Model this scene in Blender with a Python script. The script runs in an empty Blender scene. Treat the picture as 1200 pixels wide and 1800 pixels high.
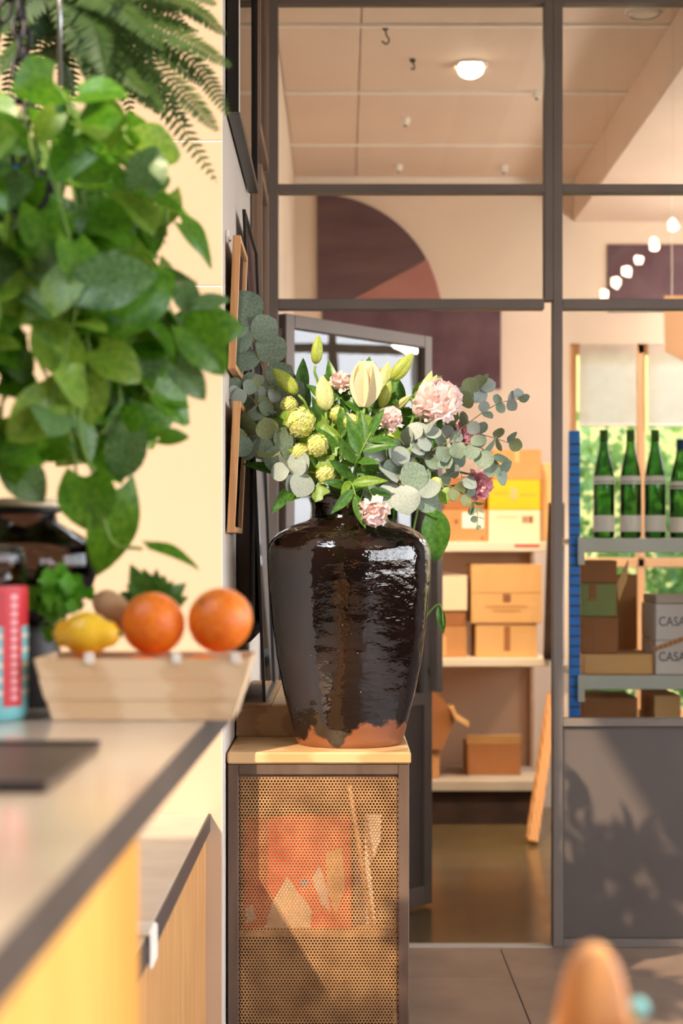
import bpy, math, random
from mathutils import Vector, Matrix, Quaternion
random.seed(7)
R = math.radians
sc = bpy.context.scene
COL = sc.collection

# ------------------------------------------------------------------ camera, world, sun, exposure
F = 3040.0            # focal length in pixels of the 1200x1800 frame
CX, CY, CH = 600.0, 970.0, 1.30
cd = bpy.data.cameras.new('camera'); cam = bpy.data.objects.new('camera', cd); COL.objects.link(cam)
cam.location = (0, 0, CH); cam.rotation_euler = (R(90), 0, 0)
cd.sensor_fit = 'VERTICAL'; cd.sensor_height = 36; cd.sensor_width = 24
cd.lens = F / 1800 * 36; cd.shift_y = 70 / 1800; cd.clip_start = 0.05
cd.dof.use_dof = True; cd.dof.focus_distance = 4.08
cd.dof.aperture_fstop = 3.2; cd.dof.aperture_blades = 0
sc.camera = cam

world = bpy.data.worlds.new('world'); sc.world = world; world.use_nodes = True
wn = world.node_tree; wn.nodes.clear()
w_out = wn.nodes.new('ShaderNodeOutputWorld'); w_bg = wn.nodes.new('ShaderNodeBackground')
w_geo = wn.nodes.new('ShaderNodeTexCoord'); w_sep = wn.nodes.new('ShaderNodeSeparateXYZ'); w_rmp = wn.nodes.new('ShaderNodeValToRGB')
wn.links.new(w_geo.outputs['Generated'], w_sep.inputs[0])
w_map = wn.nodes.new('ShaderNodeMapRange'); w_map.inputs[1].default_value = -0.3; w_map.inputs[2].default_value = 1
wn.links.new(w_sep.outputs['Z'], w_map.inputs[0]); wn.links.new(w_map.outputs[0], w_rmp.inputs[0])
e = w_rmp.color_ramp.elements
e[0].position = 0.20; e[0].color = (0.30, 0.27, 0.24, 1)
e[1].position = 0.25; e[1].color = (0.95, 0.96, 1.0, 1)
e2 = e.new(1.0); e2.color = (0.72, 0.84, 1.0, 1)
wn.links.new(w_rmp.outputs[0], w_bg.inputs[0]); w_bg.inputs[1].default_value = 5.2
wn.links.new(w_bg.outputs[0], w_out.inputs[0])

sl = bpy.data.lights.new('sun', 'SUN'); sun = bpy.data.objects.new('sun', sl); COL.objects.link(sun)
sl.energy = 3.7; sl.angle = R(0.7); sl.color = (1.0, 0.80, 0.57)
SUN_DIR = Vector((0.48, 0.877, -0.80))
sun.rotation_euler = SUN_DIR.to_track_quat('-Z', 'Y').to_euler(); sun.location = (-3, -5, 5)

FILL_GLOBE = 40.0          # brightness of the added, unseen storeroom globes
SPOT_W = 50.0         # watts of each warm track spotlight
vs = sc.view_settings
vs.view_transform = 'Standard'; vs.look = 'None'; vs.gamma = 1; vs.use_curve_mapping = False; vs.exposure = 0.62

# ------------------------------------------------------------------ helpers
def P(x, y, D): return Vector(((x - CX) * D / F, D, CH - (y - CY) * D / F))
def lin(c): return c / 12.92 if c <= 0.04045 else ((c + 0.055) / 1.055) ** 2.4
def C(r, g, b): return (lin(r / 255), lin(g / 255), lin(b / 255), 1)

def mat(name, c1, c2=None, scale=6, rough=0.6, bump=0.0, bscale=None, metal=0.0, stretch=None, wave=False, detail=4,
        spec=0.5, trans=0.0, coat=0.0, rv=0.0, lo=0.35, hi=0.65, wavescale=3, dist=3):
    m = bpy.data.materials.new(name); m.use_nodes = True
    nt = m.node_tree; b = nt.nodes['Principled BSDF']; L = nt.links
    b.inputs['Roughness'].default_value = rough; b.inputs['Metallic'].default_value = metal
    b.inputs['Specular IOR Level'].default_value = spec; b.inputs['Coat Weight'].default_value = coat
    b.inputs['Base Color'].default_value = c1
    tc = nt.nodes.new('ShaderNodeTexCoord'); mp = nt.nodes.new('ShaderNodeMapping')
    L.new(tc.outputs['Object'], mp.inputs[0])
    if stretch: mp.inputs['Scale'].default_value = stretch
    if c2:
        if wave:
            n = nt.nodes.new('ShaderNodeTexWave'); n.inputs['Scale'].default_value = wavescale
            n.inputs['Distortion'].default_value = dist; n.inputs['Detail'].default_value = 4; n.inputs['Detail Scale'].default_value = 1.5
        else:
            n = nt.nodes.new('ShaderNodeTexNoise'); n.inputs['Scale'].default_value = scale; n.inputs['Detail'].default_value = detail
        L.new(mp.outputs[0], n.inputs['Vector'])
        rp = nt.nodes.new('ShaderNodeValToRGB'); rp.color_ramp.elements[0].position = lo; rp.color_ramp.elements[1].position = hi
        rp.color_ramp.elements[0].color = c1; rp.color_ramp.elements[1].color = c2
        L.new(n.outputs['Fac'], rp.inputs[0]); L.new(rp.outputs[0], b.inputs['Base Color'])
        col_out = rp.outputs[0]
    else:
        col_out = None
    if rv:
        n3 = nt.nodes.new('ShaderNodeTexNoise'); n3.inputs['Scale'].default_value = scale * 2; L.new(mp.outputs[0], n3.inputs['Vector'])
        mr = nt.nodes.new('ShaderNodeMapRange'); mr.inputs[3].default_value = max(0, rough - rv); mr.inputs[4].default_value = rough + rv
        L.new(n3.outputs['Fac'], mr.inputs[0]); L.new(mr.outputs[0], b.inputs['Roughness'])
    if bump:
        n2 = nt.nodes.new('ShaderNodeTexNoise'); n2.inputs['Scale'].default_value = bscale or scale * 3; n2.inputs['Detail'].default_value = 5
        L.new(mp.outputs[0], n2.inputs['Vector'])
        bp = nt.nodes.new('ShaderNodeBump'); bp.inputs['Strength'].default_value = bump; bp.inputs['Distance'].default_value = 0.01
        L.new(n2.outputs['Fac'], bp.inputs['Height']); L.new(bp.outputs[0], b.inputs['Normal'])
    if trans:   # light through a thin leaf or petal
        t = nt.nodes.new('ShaderNodeBsdfTranslucent'); mx = nt.nodes.new('ShaderNodeMixShader'); mx.inputs[0].default_value = trans
        t.inputs[0].default_value = c2 or c1
        if col_out: L.new(col_out, t.inputs[0])
        L.new(b.outputs[0], mx.inputs[1]); L.new(t.outputs[0], mx.inputs[2]); L.new(mx.outputs[0], nt.nodes['Material Output'].inputs[0])
    return m

def glass(name, tint=(1, 1, 1, 1), ior=1.5, rough=0.0, boost=1.0):
    m = bpy.data.materials.new(name); m.use_nodes = True; nt = m.node_tree; nt.nodes.clear(); L = nt.links
    o = nt.nodes.new('ShaderNodeOutputMaterial'); mx = nt.nodes.new('ShaderNodeMixShader')
    t = nt.nodes.new('ShaderNodeBsdfTransparent'); t.inputs[0].default_value = tint
    g = nt.nodes.new('ShaderNodeBsdfGlossy'); g.inputs['Roughness'].default_value = rough
    f = nt.nodes.new('ShaderNodeFresnel'); f.inputs[0].default_value = ior
    nz = nt.nodes.new('ShaderNodeTexNoise'); nz.inputs['Scale'].default_value = 3
    bp = nt.nodes.new('ShaderNodeBump'); bp.inputs['Strength'].default_value = 0.02; bp.inputs['Distance'].default_value = 0.02
    L.new(nz.outputs['Fac'], bp.inputs['Height']); L.new(bp.outputs[0], g.inputs['Normal'])
    L.new(f.outputs[0], mx.inputs[0]); L.new(t.outputs[0], mx.inputs[1]); L.new(g.outputs[0], mx.inputs[2]); L.new(mx.outputs[0], o.inputs[0])
    return m

def emis(name, col, st):
    m = bpy.data.materials.new(name); m.use_nodes = True; nt = m.node_tree; nt.nodes.clear()
    o = nt.nodes.new('ShaderNodeOutputMaterial'); e = nt.nodes.new('ShaderNodeEmission')
    e.inputs[0].default_value = col; e.inputs[1].default_value = st; nt.links.new(e.outputs[0], o.inputs[0])
    return m

class MB:
    """collects geometry in world coordinates"""
    def __init__(s): s.v = []; s.f = []
    def add(s, vs, fs):
        o = len(s.v); s.v += [Vector(v) for v in vs]; s.f += [tuple(i + o for i in f) for f in fs]; return s
    def box(s, a, b, bev=0.0):
        x0, y0, z0 = (min(a[i], b[i]) for i in range(3)); x1, y1, z1 = (max(a[i], b[i]) for i in range(3))
        if bev <= 0:
            vs = [(x0,y0,z0),(x1,y0,z0),(x1,y1,z0),(x0,y1,z0),(x0,y0,z1),(x1,y0,z1),(x1,y1,z1),(x0,y1,z1)]
            return s.add(vs, [(0,3,2,1),(4,5,6,7),(0,1,5,4),(1,2,6,5),(2,3,7,6),(3,0,4,7)])
        c = min(bev, (x1-x0)*.45, (y1-y0)*.45, (z1-z0)*.45)
        X = (x0, x1); Y = (y0, y1); Z = (z0, z1); vs = []; idx = {}
        for i in (0,1):
            for j in (0,1):
                for k in (0,1):
                    sx = c if i == 0 else -c; sy = c if j == 0 else -c; sz = c if k == 0 else -c
                    idx[(i,j,k,0)] = len(vs); vs.append((X[i], Y[j]+sy, Z[k]+sz))
                    idx[(i,j,k,1)] = len(vs); vs.append((X[i]+sx, Y[j], Z[k]+sz))
                    idx[(i,j,k,2)] = len(vs); vs.append((X[i]+sx, Y[j]+sy, Z[k]))
        g = lambda i,j,k,a: idx[(i,j,k,a)]
        fs = [(g(0,0,0,0),g(0,0,1,0),g(0,1,1,0),g(0,1,0,0)), (g(1,0,0,0),g(1,1,0,0),g(1,1,1,0),g(1,0,1,0)),
              (g(0,0,0,1),g(1,0,0,1),g(1,0,1,1),g(0,0,1,1)), (g(0,1,0,1),g(0,1,1,1),g(1,1,1,1),g(1,1,0,1)),
              (g(0,0,0,2),g(0,1,0,2),g(1,1,0,2),g(1,0,0,2)), (g(0,0,1,2),g(1,0,1,2),g(1,1,1,2),g(0,1,1,2))]
        for j in (0,1):
            for k in (0,1): fs.append((g(0,j,k,1),g(0,j,k,2),g(1,j,k,2),g(1,j,k,1)))
        for i in (0,1):
            for k in (0,1): fs.append((g(i,0,k,0),g(i,0,k,2),g(i,1,k,2),g(i,1,k,0)))
            for j in (0,1): fs.append((g(i,j,0,0),g(i,j,0,1),g(i,j,1,1),g(i,j,1,0)))
        for i in (0,1):
            for j in (0,1):
                for k in (0,1): fs.append((g(i,j,k,0),g(i,j,k,1),g(i,j,k,2)))
        return s.add(vs, fs)
    def obox(s, M, a, b, bev=0.0):
        t = MB().box(a, b, bev); return s.add([M @ v for v in t.v], t.f)
    def prism(s, poly, d0, d1):          # poly: list of (x,z) at depth d0..d1
        n = len(poly); vs = [(p[0], d0, p[1]) for p in poly] + [(p[0], d1, p[1]) for p in poly]
        fs = [tuple(range(n)), tuple(range(2*n-1, n-1, -1))] + [(i, i+n, (i+1) % n + n, (i+1) % n) for i in range(n)]
        return s.add(vs, fs)
    def tube(s, pts, r, seg=8, caps=True):
        pts = [Vector(p) for p in pts]; n = len(pts)
        if not isinstance(r, (list, tuple)): r = [r] * n
        up = Vector((0.13, 0.21, 0.97)); vs = []; fs = []
        for i, p in enumerate(pts):
            d = (pts[min(i+1, n-1)] - pts[max(i-1, 0)]).normalized()
            a = d.cross(up)
            if a.length < 1e-3: a = d.cross(Vector((1, 0, 0)))
            a.normalize(); b = d.cross(a)
            for k in range(seg):
                t = 2*math.pi*k/seg; vs.append(p + a*math.cos(t)*r[i] + b*math.sin(t)*r[i])
        for i in range(n-1):
            for k in range(seg):
                k2 = (k+1) % seg; fs.append((i*seg+k, i*seg+k2, (i+1)*seg+k2, (i+1)*seg+k))
        if caps: fs += [tuple(range(seg-1, -1, -1)), tuple(range((n-1)*seg, n*seg))]
        return s.add(vs, fs)
    def lathe(s, c, prof, seg=32, fn=None, caps=True, M=None):
        c = Vector(c); vs = []; fs = []; n = len(prof)
        for (r, z) in prof:
            for k in range(seg):
                t = 2*math.pi*k/seg; rr = r * (fn(t, z) if fn else 1)
                q = Vector((rr*math.cos(t), rr*math.sin(t), z)); vs.append((M @ q if M else q) + c)
        for i in range(n-1):
            for k in range(seg):
                k2 = (k+1) % seg; fs.append((i*seg+k, i*seg+k2, (i+1)*seg+k2, (i+1)*seg+k))
        if caps: fs += [tuple(range(seg-1, -1, -1)), tuple(range((n-1)*seg, n*seg))]
        return s.add(vs, fs)
    def ball(s, c, r, seg=16, rings=10, sq=(1,1,1), M=None):
        prof = [(r*math.sin(math.pi*i/rings)+1e-5, -r*math.cos(math.pi*i/rings)) for i in range(rings+1)]
        S = Matrix.Diagonal((*sq, 1)); return s.lathe(c, prof, seg, M=(M @ S if M else S))
    def mesh(s, name, org=(0,0,0), smooth=False, m=None):
        me = bpy.data.meshes.new(name); o = Vector(org)
        me.from_pydata([tuple(v - o) for v in s.v], [], s.f); me.update()
        if smooth: me.shade_smooth()
        if m: me.materials.append(m)
        return me
    def build(s, name, m, parent=None, smooth=False):
        org = parent['_org'] if parent is not None and '_org' in parent else (parent.matrix_world.translation if parent else (0,0,0))
        org = ROOT[parent.name] if parent is not None else Vector((0,0,0))
        o = bpy.data.objects.new(name, s.mesh(name, org, smooth, m)); COL.objects.link(o)
        if parent is not None: o.parent = parent
        ROOT[o.name] = Vector(org)
        return o
ROOT = {}
def tag(o, label, cat=None, group=None, kind=None):
    if label: o['label'] = label
    if cat: o['category'] = cat
    if group: o['group'] = group
    if kind: o['kind'] = kind
    return o
def thing(name, label, cat, loc, group=None, kind=None):
    o = bpy.data.objects.new(name, None); COL.objects.link(o); o.location = loc; o.empty_display_size = 0.05
    ROOT[o.name] = Vector(loc)
    return tag(o, label, cat, group, kind)
def struct(name, loc=(0,0,0)):
    o = thing(name, None, None, loc, kind='structure'); return o
def solo(name, mb, m, label, cat, group=None, smooth=False):
    """a thing that is one mesh, its origin at its base"""
    lo = Vector((sum(v.x for v in mb.v)/len(mb.v), sum(v.y for v in mb.v)/len(mb.v), min(v.z for v in mb.v)))
    o = bpy.data.objects.new(name, mb.mesh(name, lo, smooth, m)); COL.objects.link(o); o.location = lo; ROOT[o.name] = lo
    return tag(o, label, cat, group)
def inst(name, me, M, parent):
    """one piece that shares its mesh; M is its world matrix, parent is an unrotated root"""
    o = bpy.data.objects.new(name, me); COL.objects.link(o); o.parent = parent
    o.matrix_basis = Matrix.Translation(-ROOT[parent.name]) @ M; return o
def orient(pos, d, n, s=1.0, sx=1.0):
    d = Vector(d).normalized(); n = Vector(n); x = d.cross(n)
    if x.length < 1e-4: x = d.cross(Vector((0.3, 0.5, 0.8)))
    x.normalize(); z = x.cross(d)
    m = Matrix((x*s*sx, d*s, z*s)).transposed().to_4x4(); m.translation = Vector(pos); return m
def rnd(a, b): return random.uniform(a, b)
def rv3(k): return Vector((rnd(-k, k), rnd(-k, k), rnd(-k, k)))
def bez(p0, p1, p2, n=8):
    return [p0*(1-t)**2 + p1*2*t*(1-t) + p2*t*t for t in (i/n for i in range(n+1))]
def spline(pts, n=20):
    """Catmull-Rom through pts"""
    pts = [Vector(p) for p in pts]; q = [pts[0]*2-pts[1]] + pts + [pts[-1]*2-pts[-2]]; out = []
    m = len(pts)-1
    for i in range(n+1):
        u = i/n*m; k = min(int(u), m-1); t = u-k; a, b, c, d = q[k:k+4]
        out.append(0.5*((2*b)+(c-a)*t+(2*a-5*b+4*c-d)*t*t+(3*b-3*c+d-a)*t**3))
    return out
def leaf_mesh(name, m, w, rows=8, cols=4, curl=0.0, fold=0.0, lobe=0.0, wavy=0.0, tip=1.0):
    """unit-length leaf along +Y, face to +Z; w(t) is its half width"""
    vs = []; fs = []
    for i in range(rows+1):
        t = i/rows
        for j in range(cols+1):
            u = j/cols*2-1; x = w(t)*u
            y = t - lobe*abs(u)**1.5*(1-t)**3
            z = -curl*t*t + fold*abs(u)*w(t) + wavy*math.sin(t*9+u*2)*abs(u)
            vs.append((x, y, z))
    for i in range(rows):
        for j in range(cols):
            a = i*(cols+1)+j; fs.append((a, a+1, a+cols+2, a+cols+1))
    return MB().add(vs, fs).mesh(name, smooth=True, m=m)

# ------------------------------------------------------------------ materials
M = {}
M['cream'] = mat('cream_wall_paint', C(214, 188, 158), C(208, 182, 152), scale=2, rough=0.75, bump=0.02, bscale=60)
M['white_wall'] = mat('pale_wall_paint', C(226, 216, 206), C(216, 205, 194), scale=1.5, rough=0.8)
M['store_wall'] = mat('storeroom_wall_paint', C(240, 224, 206), C(230, 212, 192), scale=1.2, rough=0.85)
M['store_ceil'] = mat('storeroom_ceiling_board', C(236, 216, 200), C(226, 203, 186), scale=0.9, rough=0.8)
M['seam'] = mat('white_cover_strip', C(250, 244, 236), rough=0.6)
M['cafe_ceil'] = mat('cafe_ceiling', C(235, 226, 212), C(228, 218, 204), scale=1, rough=0.9)
M['darkwall'] = mat('taupe_wall_paint', C(56, 45, 38), C(48, 39, 33), scale=1.2, rough=0.85)
M['beam'] = mat('timber_beam', C(150, 115, 80), C(120, 88, 60), scale=3, rough=0.7, stretch=(8, 1, 8))
M['tile'] = mat('grey_brown_floor_tile', C(158, 134, 116), C(142, 119, 103), scale=3, rough=0.42, bump=0.03, bscale=20, rv=0.1)
M['grout'] = mat('dark_grout', C(60, 50, 45), C(52, 44, 40), scale=20, rough=0.9)
M['concrete'] = mat('polished_olive_concrete', C(106, 88, 56), C(82, 70, 48), scale=1.8, rough=0.2, rv=0.1, detail=6)
M['steel'] = mat('painted_grey_steel', C(122, 110, 101), C(114, 103, 95), scale=4, rough=0.5, spec=0.4)
M['steel_panel'] = mat('dark_grey_panel', C(98, 88, 82), C(90, 80, 75), scale=2.5, rough=0.5, spec=0.4)
M['glass'] = glass('window_glass', (0.97, 0.98, 0.97, 1), 1.5)
M['door_glass'] = glass('reflective_door_glass', (0.9, 0.92, 0.92, 1), 2.0)
M['purple'] = mat('mottled_purple_felt', C(112, 88, 96), C(90, 66, 76), scale=5, rough=0.95, detail=8)
M['plum'] = mat('dusky_plum_felt', C(116, 92, 94), C(96, 74, 80), scale=3, rough=0.95, detail=8, stretch=(0.6, 1, 3))
M['rose'] = mat('dusty_rose_felt', C(184, 132, 122), C(168, 112, 108), scale=4, rough=0.95, detail=8)
M['peach'] = mat('peach_card', C(238, 190, 145), C(230, 178, 132), scale=2, rough=0.8)
M['blind'] = mat('white_roller_blind', C(250, 248, 246), C(244, 241, 238), scale=20, rough=0.9, trans=0.75)
M['wood_light'] = mat('pale_pine', C(224, 184, 132), C(204, 160, 106), rough=0.5, wave=True, stretch=(1, 8, 8), wavescale=1.5, dist=4, bump=0.03, bscale=40)
M['ledge'] = mat('weathered_oak', C(198, 158, 116), C(176, 136, 98), rough=0.55, wave=True, stretch=(1.5, 9, 9), wavescale=1.6, dist=5, bump=0.04, bscale=30)
M['frame_wood'] = mat('warm_beech', C(226, 172, 118), C(208, 152, 100), rough=0.45, wave=True, stretch=(9, 9, 1.5), wavescale=1.5)
M['plank_wood'] = mat('rough_pine_plank', C(206, 150, 92), C(176, 122, 72), rough=0.7, wave=True, stretch=(9, 9, 1), wavescale=2)
M['panel_wood'] = mat('bamboo_front_panel', C(226, 176, 96), C(206, 150, 72), rough=0.42, wave=True, stretch=(1, 6, 0.4), wavescale=5, dist=1.5)
M['panel_wood_dull'] = mat('oak_front_panel', C(222, 168, 108), C(204, 148, 90), rough=0.5, wave=True, stretch=(1, 8, 0.5), wavescale=5, dist=2)
M['stone'] = mat('polished_grey_beige_stone', C(206, 190, 174), C(194, 176, 160), scale=5, rough=0.13, spec=0.6, detail=6)
M['stone_edge'] = mat('dark_edge_band', C(76, 68, 66), C(68, 61, 59), scale=8, rough=0.5)
M['stone_matte'] = mat('sand_grey_worktop', C(212, 196, 176), C(202, 184, 162), scale=8, rough=0.45)
M['rust'] = mat('raw_brown_steel', C(120, 98, 84), C(96, 76, 64), scale=5, rough=0.5, metal=0.25, stretch=(3, 3, 0.6), rv=0.1, bump=0.03)
M['perf'] = mat('rust_flecked_perforated_sheet', C(192, 146, 96), C(138, 100, 64), scale=16, rough=0.55, metal=0.15, detail=8, lo=0.3, hi=0.75)
M['inside'] = mat('cabinet_inner_sheet', C(66, 50, 40), C(52, 40, 32), scale=4, rough=0.7)
M['black'] = mat('black_lacquer', C(34, 30, 28), C(26, 23, 22), scale=6, rough=0.35)
M['darkbrown'] = mat('dark_brown_board', C(66, 50, 42), C(48, 36, 31), scale=3, rough=0.6, stretch=(1, 1, 0.4))
M['frame_dark'] = mat('muted_brown_wood', C(146, 118, 98), C(126, 100, 82), rough=0.5, wave=True, stretch=(9, 9, 1.5), wavescale=1.5)
M['mirror'] = mat('mirror_silvering', (0.82, 0.84, 0.83, 1), (0.80, 0.82, 0.80, 1), scale=2, rough=0.03, metal=1.0)
M['print'] = mat('brown_photo_print', C(168, 136, 112), C(110, 84, 70), scale=2.4, rough=0.12, detail=6, coat=0.6)
M['mat_board'] = mat('white_mount_board', C(240, 236, 230), rough=0.7)
M['kraft'] = mat('kraft_cardboard', C(202, 146, 92), C(190, 132, 80), scale=4, rough=0.8, bump=0.02, bscale=50)
M['kraft_light'] = mat('light_kraft_cardboard', C(228, 180, 118), C(218, 168, 106), scale=4, rough=0.8)
M['kraft_dark'] = mat('brown_kraft_cardboard', C(170, 112, 66), C(152, 98, 56), scale=4, rough=0.85)
M['yellow'] = mat('bright_yellow_card', C(250, 186, 14), C(242, 176, 8), scale=3, rough=0.6)
M['cream_card'] = mat('cream_card', C(246, 224, 190), C(238, 214, 178), scale=3, rough=0.7)
M['white_card'] = mat('white_carton', C(228, 218, 212), C(218, 208, 202), scale=3, rough=0.7)
M['green_card'] = mat('sage_green_card', C(140, 150, 84), C(126, 136, 72), scale=3, rough=0.7)
M['ink'] = mat('faded_brown_ink', C(150, 98, 66), C(140, 90, 60), scale=9, rough=0.8)
M['ink_grey'] = mat('dark_grey_ink', C(84, 78, 78), C(74, 68, 68), scale=9, rough=0.8)
M['ink_red'] = mat('red_label_ink', C(200, 70, 50), rough=0.7)
M['shelf_white'] = mat('off_white_shelf_board', C(238, 224, 204), C(230, 214, 192), scale=3, rough=0.5)
M['shelf_grey'] = mat('grey_shelf_board', C(196, 184, 168), C(184, 172, 156), scale=3, rough=0.5)
M['shelf_back'] = mat('beige_shelf_back', C(214, 178, 146), C(204, 166, 134), scale=2, rough=0.7)
M['blue'] = mat('blue_rack_enamel', C(24, 136, 236), C(28, 120, 214), scale=9, rough=0.4)
M['slot'] = mat('blue_grey_slot', C(52, 84, 128), rough=0.7)
M['beam_grey'] = mat('light_grey_rack_beam', C(206, 208, 196), C(196, 198, 186), scale=3, rough=0.45)
M['bottle'] = glass('green_bottle_glass', (0.24, 0.46, 0.15, 1), 1.5)
M['bottle_blue'] = mat('blue_foil', C(30, 70, 120), C(24, 56, 100), scale=8, rough=0.35)
M['paper'] = mat('white_paper_label', C(244, 238, 226), C(236, 230, 218), scale=8, rough=0.7)
M['matte_dark'] = mat('dark_brown_matte', C(62, 42, 32), C(48, 32, 25), scale=12, rough=0.95, bump=0.1)
M['lampwhite'] = mat('white_lamp_trim', C(248, 244, 236), rough=0.4)
M['lamp_on'] = emis('lamp_glow', (1.0, 0.82, 0.55, 1), 30)
M['fill_globe_on'] = emis('fill_globe_glow', (1.0, 0.88, 0.76, 1), FILL_GLOBE)
M['lamp_on2'] = emis('spot_glow', (1.0, 0.80, 0.52, 1), 60)
# vase
def vase_mat():
    m = mat('dark_brown_vase_glaze', C(34, 20, 14), C(18, 12, 10), scale=5, rough=0.05, spec=1.0, detail=6)
    nt = m.node_tree; L = nt.links; b = nt.nodes['Principled BSDF']
    tc = nt.nodes.new('ShaderNodeTexCoord'); sp = nt.nodes.new('ShaderNodeSeparateXYZ'); L.new(tc.outputs['Object'], sp.inputs[0])
    # bare clay low down, with a ragged edge
    n = nt.nodes.new('ShaderNodeTexNoise'); n.inputs['Scale'].default_value = 9; n.inputs['Detail'].default_value = 5
    L.new(tc.outputs['Object'], n.inputs['Vector'])
    ma = nt.nodes.new('ShaderNodeMath'); ma.operation = 'MULTIPLY_ADD'; ma.inputs[1].default_value = 0.22; ma.inputs[2].default_value = -0.075
    L.new(n.outputs['Fac'], ma.inputs[0])
    sub = nt.nodes.new('ShaderNodeMath'); sub.operation = 'SUBTRACT'; L.new(ma.outputs[0], sub.inputs[0]); L.new(sp.outputs['Z'], sub.inputs[1])
    st = nt.nodes.new('ShaderNodeMapRange'); st.inputs[1].default_value = -0.003; st.inputs[2].default_value = 0.006
    L.new(sub.outputs[0], st.inputs[0])
    mx = nt.nodes.new('ShaderNodeMix'); mx.data_type = 'RGBA'; mx.inputs['B'].default_value = C(134, 78, 44)
    src = b.inputs['Base Color'].links[0].from_socket; L.new(src, mx.inputs['A']); L.new(st.outputs[0], mx.inputs['Factor'])
    # pale pin specks in the glaze
    vo = nt.nodes.new('ShaderNodeTexVoronoi'); vo.inputs['Scale'].default_value = 46; L.new(tc.outputs['Object'], vo.inputs['Vector'])
    s2 = nt.nodes.new('ShaderNodeMath'); s2.operation = 'LESS_THAN'; s2.inputs[1].default_value = 0.06; L.new(vo.outputs['Distance'], s2.inputs[0])
    n4 = nt.nodes.new('ShaderNodeTexNoise'); n4.inputs['Scale'].default_value = 14; L.new(tc.outputs['Object'], n4.inputs['Vector'])
    s3 = nt.nodes.new('ShaderNodeMath'); s3.operation = 'GREATER_THAN'; s3.inputs[1].default_value = 0.55; L.new(n4.outputs['Fac'], s3.inputs[0])
    s4 = nt.nodes.new('ShaderNodeMath'); s4.operation = 'MULTIPLY'; L.new(s2.outputs[0], s4.inputs[0]); L.new(s3.outputs[0], s4.inputs[1])
    mx2 = nt.nodes.new('ShaderNodeMix'); mx2.data_type = 'RGBA'; mx2.inputs['B'].default_value = C(190, 150, 110)
    L.new(mx.outputs['Result'], mx2.inputs['A']); L.new(s4.outputs[0], mx2.inputs['Factor']); L.new(mx2.outputs['Result'], b.inputs['Base Color'])
    rr = nt.nodes.new('ShaderNodeMapRange'); rr.inputs[3].default_value = 0.05; rr.inputs[4].default_value = 0.32
    L.new(st.outputs[0], rr.inputs[0]); L.new(rr.outputs[0], b.inputs['Roughness'])
    # throwing rings and wrinkled glaze
    mp = nt.nodes.new('ShaderNodeMapping'); mp.inputs['Scale'].default_value = (1, 1, 1.7); L.new(tc.outputs['Object'], mp.inputs[0])
    n5 = nt.nodes.new('ShaderNodeTexNoise'); n5.inputs['Scale'].default_value = 22; n5.inputs['Detail'].default_value = 3; L.new(mp.outputs[0], n5.inputs['Vector'])
    wv = nt.nodes.new('ShaderNodeTexWave'); wv.bands_direction = 'Z'; wv.inputs['Scale'].default_value = 9; wv.inputs['Distortion'].default_value = 3
    L.new(tc.outputs['Object'], wv.inputs['Vector'])
    ad = nt.nodes.new('ShaderNodeMath'); ad.operation = 'MULTIPLY_ADD'; ad.inputs[1].default_value = 0.06; L.new(wv.outputs['Fac'], ad.inputs[0]); L.new(n5.outputs['Fac'], ad.inputs[2])
    bp = nt.nodes.new('ShaderNodeBump'); bp.inputs['Strength'].default_value = 0.26; bp.inputs['Distance'].default_value = 0.012
    L.new(ad.outputs[0], bp.inputs['Height']); L.new(bp.outputs[0], b.inputs['Normal'])
    return m
M['vase'] = vase_mat()
M['euc'] = mat('grey_green_eucalyptus', C(112, 136, 116), C(146, 162, 140), scale=14, rough=0.55, trans=0.15)
M['euc2'] = mat('olive_eucalyptus', C(128, 142, 96), C(156, 164, 118), scale=14, rough=0.55, trans=0.18)
M['euc_blue'] = mat('silver_eucalyptus', C(146, 162, 156), C(172, 180, 170), scale=14, rough=0.5, trans=0.12)
M['euc_stem'] = mat('eucalyptus_stem', C(134, 118, 82), C(150, 140, 84), scale=20, rough=0.6)
M['stem'] = mat('green_stem', C(110, 146, 58), C(130, 164, 70), scale=20, rough=0.5)
M['dleaf'] = mat('deep_green_leaf', C(56, 102, 32), C(86, 134, 46), scale=10, rough=0.38, trans=0.18)
M['yleaf'] = mat('fresh_green_leaf', C(104, 146, 44), C(140, 172, 60), scale=10, rough=0.42, trans=0.25)
M['lily'] = mat('green_white_lily_tepal', C(196, 206, 112), C(232, 230, 176), scale=5, rough=0.5, trans=0.15, stretch=(6, 6, 1))
M['lily_green'] = mat('yellow_green_lily_bud', C(150, 172, 58), C(190, 198, 90), scale=5, rough=0.45, trans=0.12, stretch=(6, 6, 1))
M['lily_white'] = mat('cream_lily_tepal', C(246, 232, 206), C(238, 228, 178), scale=4, rough=0.5, trans=0.15, stretch=(5, 5, 1))
M['peony'] = mat('blush_peony_petal', C(255, 240, 234), C(253, 222, 220), scale=9, rough=0.6, trans=0.2)
M['peony_pink'] = mat('pink_peony_petal', C(255, 208, 216), C(250, 184, 198), scale=9, rough=0.6, trans=0.2)
M['vib'] = mat('lime_viburnum_floret', C(226, 230, 120), C(246, 244, 176), scale=60, rough=0.6, trans=0.15)
M['pothos'] = mat('pothos_leaf', C(62, 122, 22), C(108, 158, 34), scale=9, rough=0.34, trans=0.3)
M['pothos2'] = mat('pale_pothos_leaf', C(104, 152, 40), C(152, 182, 64), scale=9, rough=0.36, trans=0.32)
M['pothos3'] = mat('marbled_pothos_leaf', C(66, 116, 56), C(132, 164, 104), scale=14, rough=0.36, trans=0.25)
M['fern'] = mat('fern_frond', C(52, 84, 30), C(78, 106, 44), scale=12, rough=0.55, trans=0.25)
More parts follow.
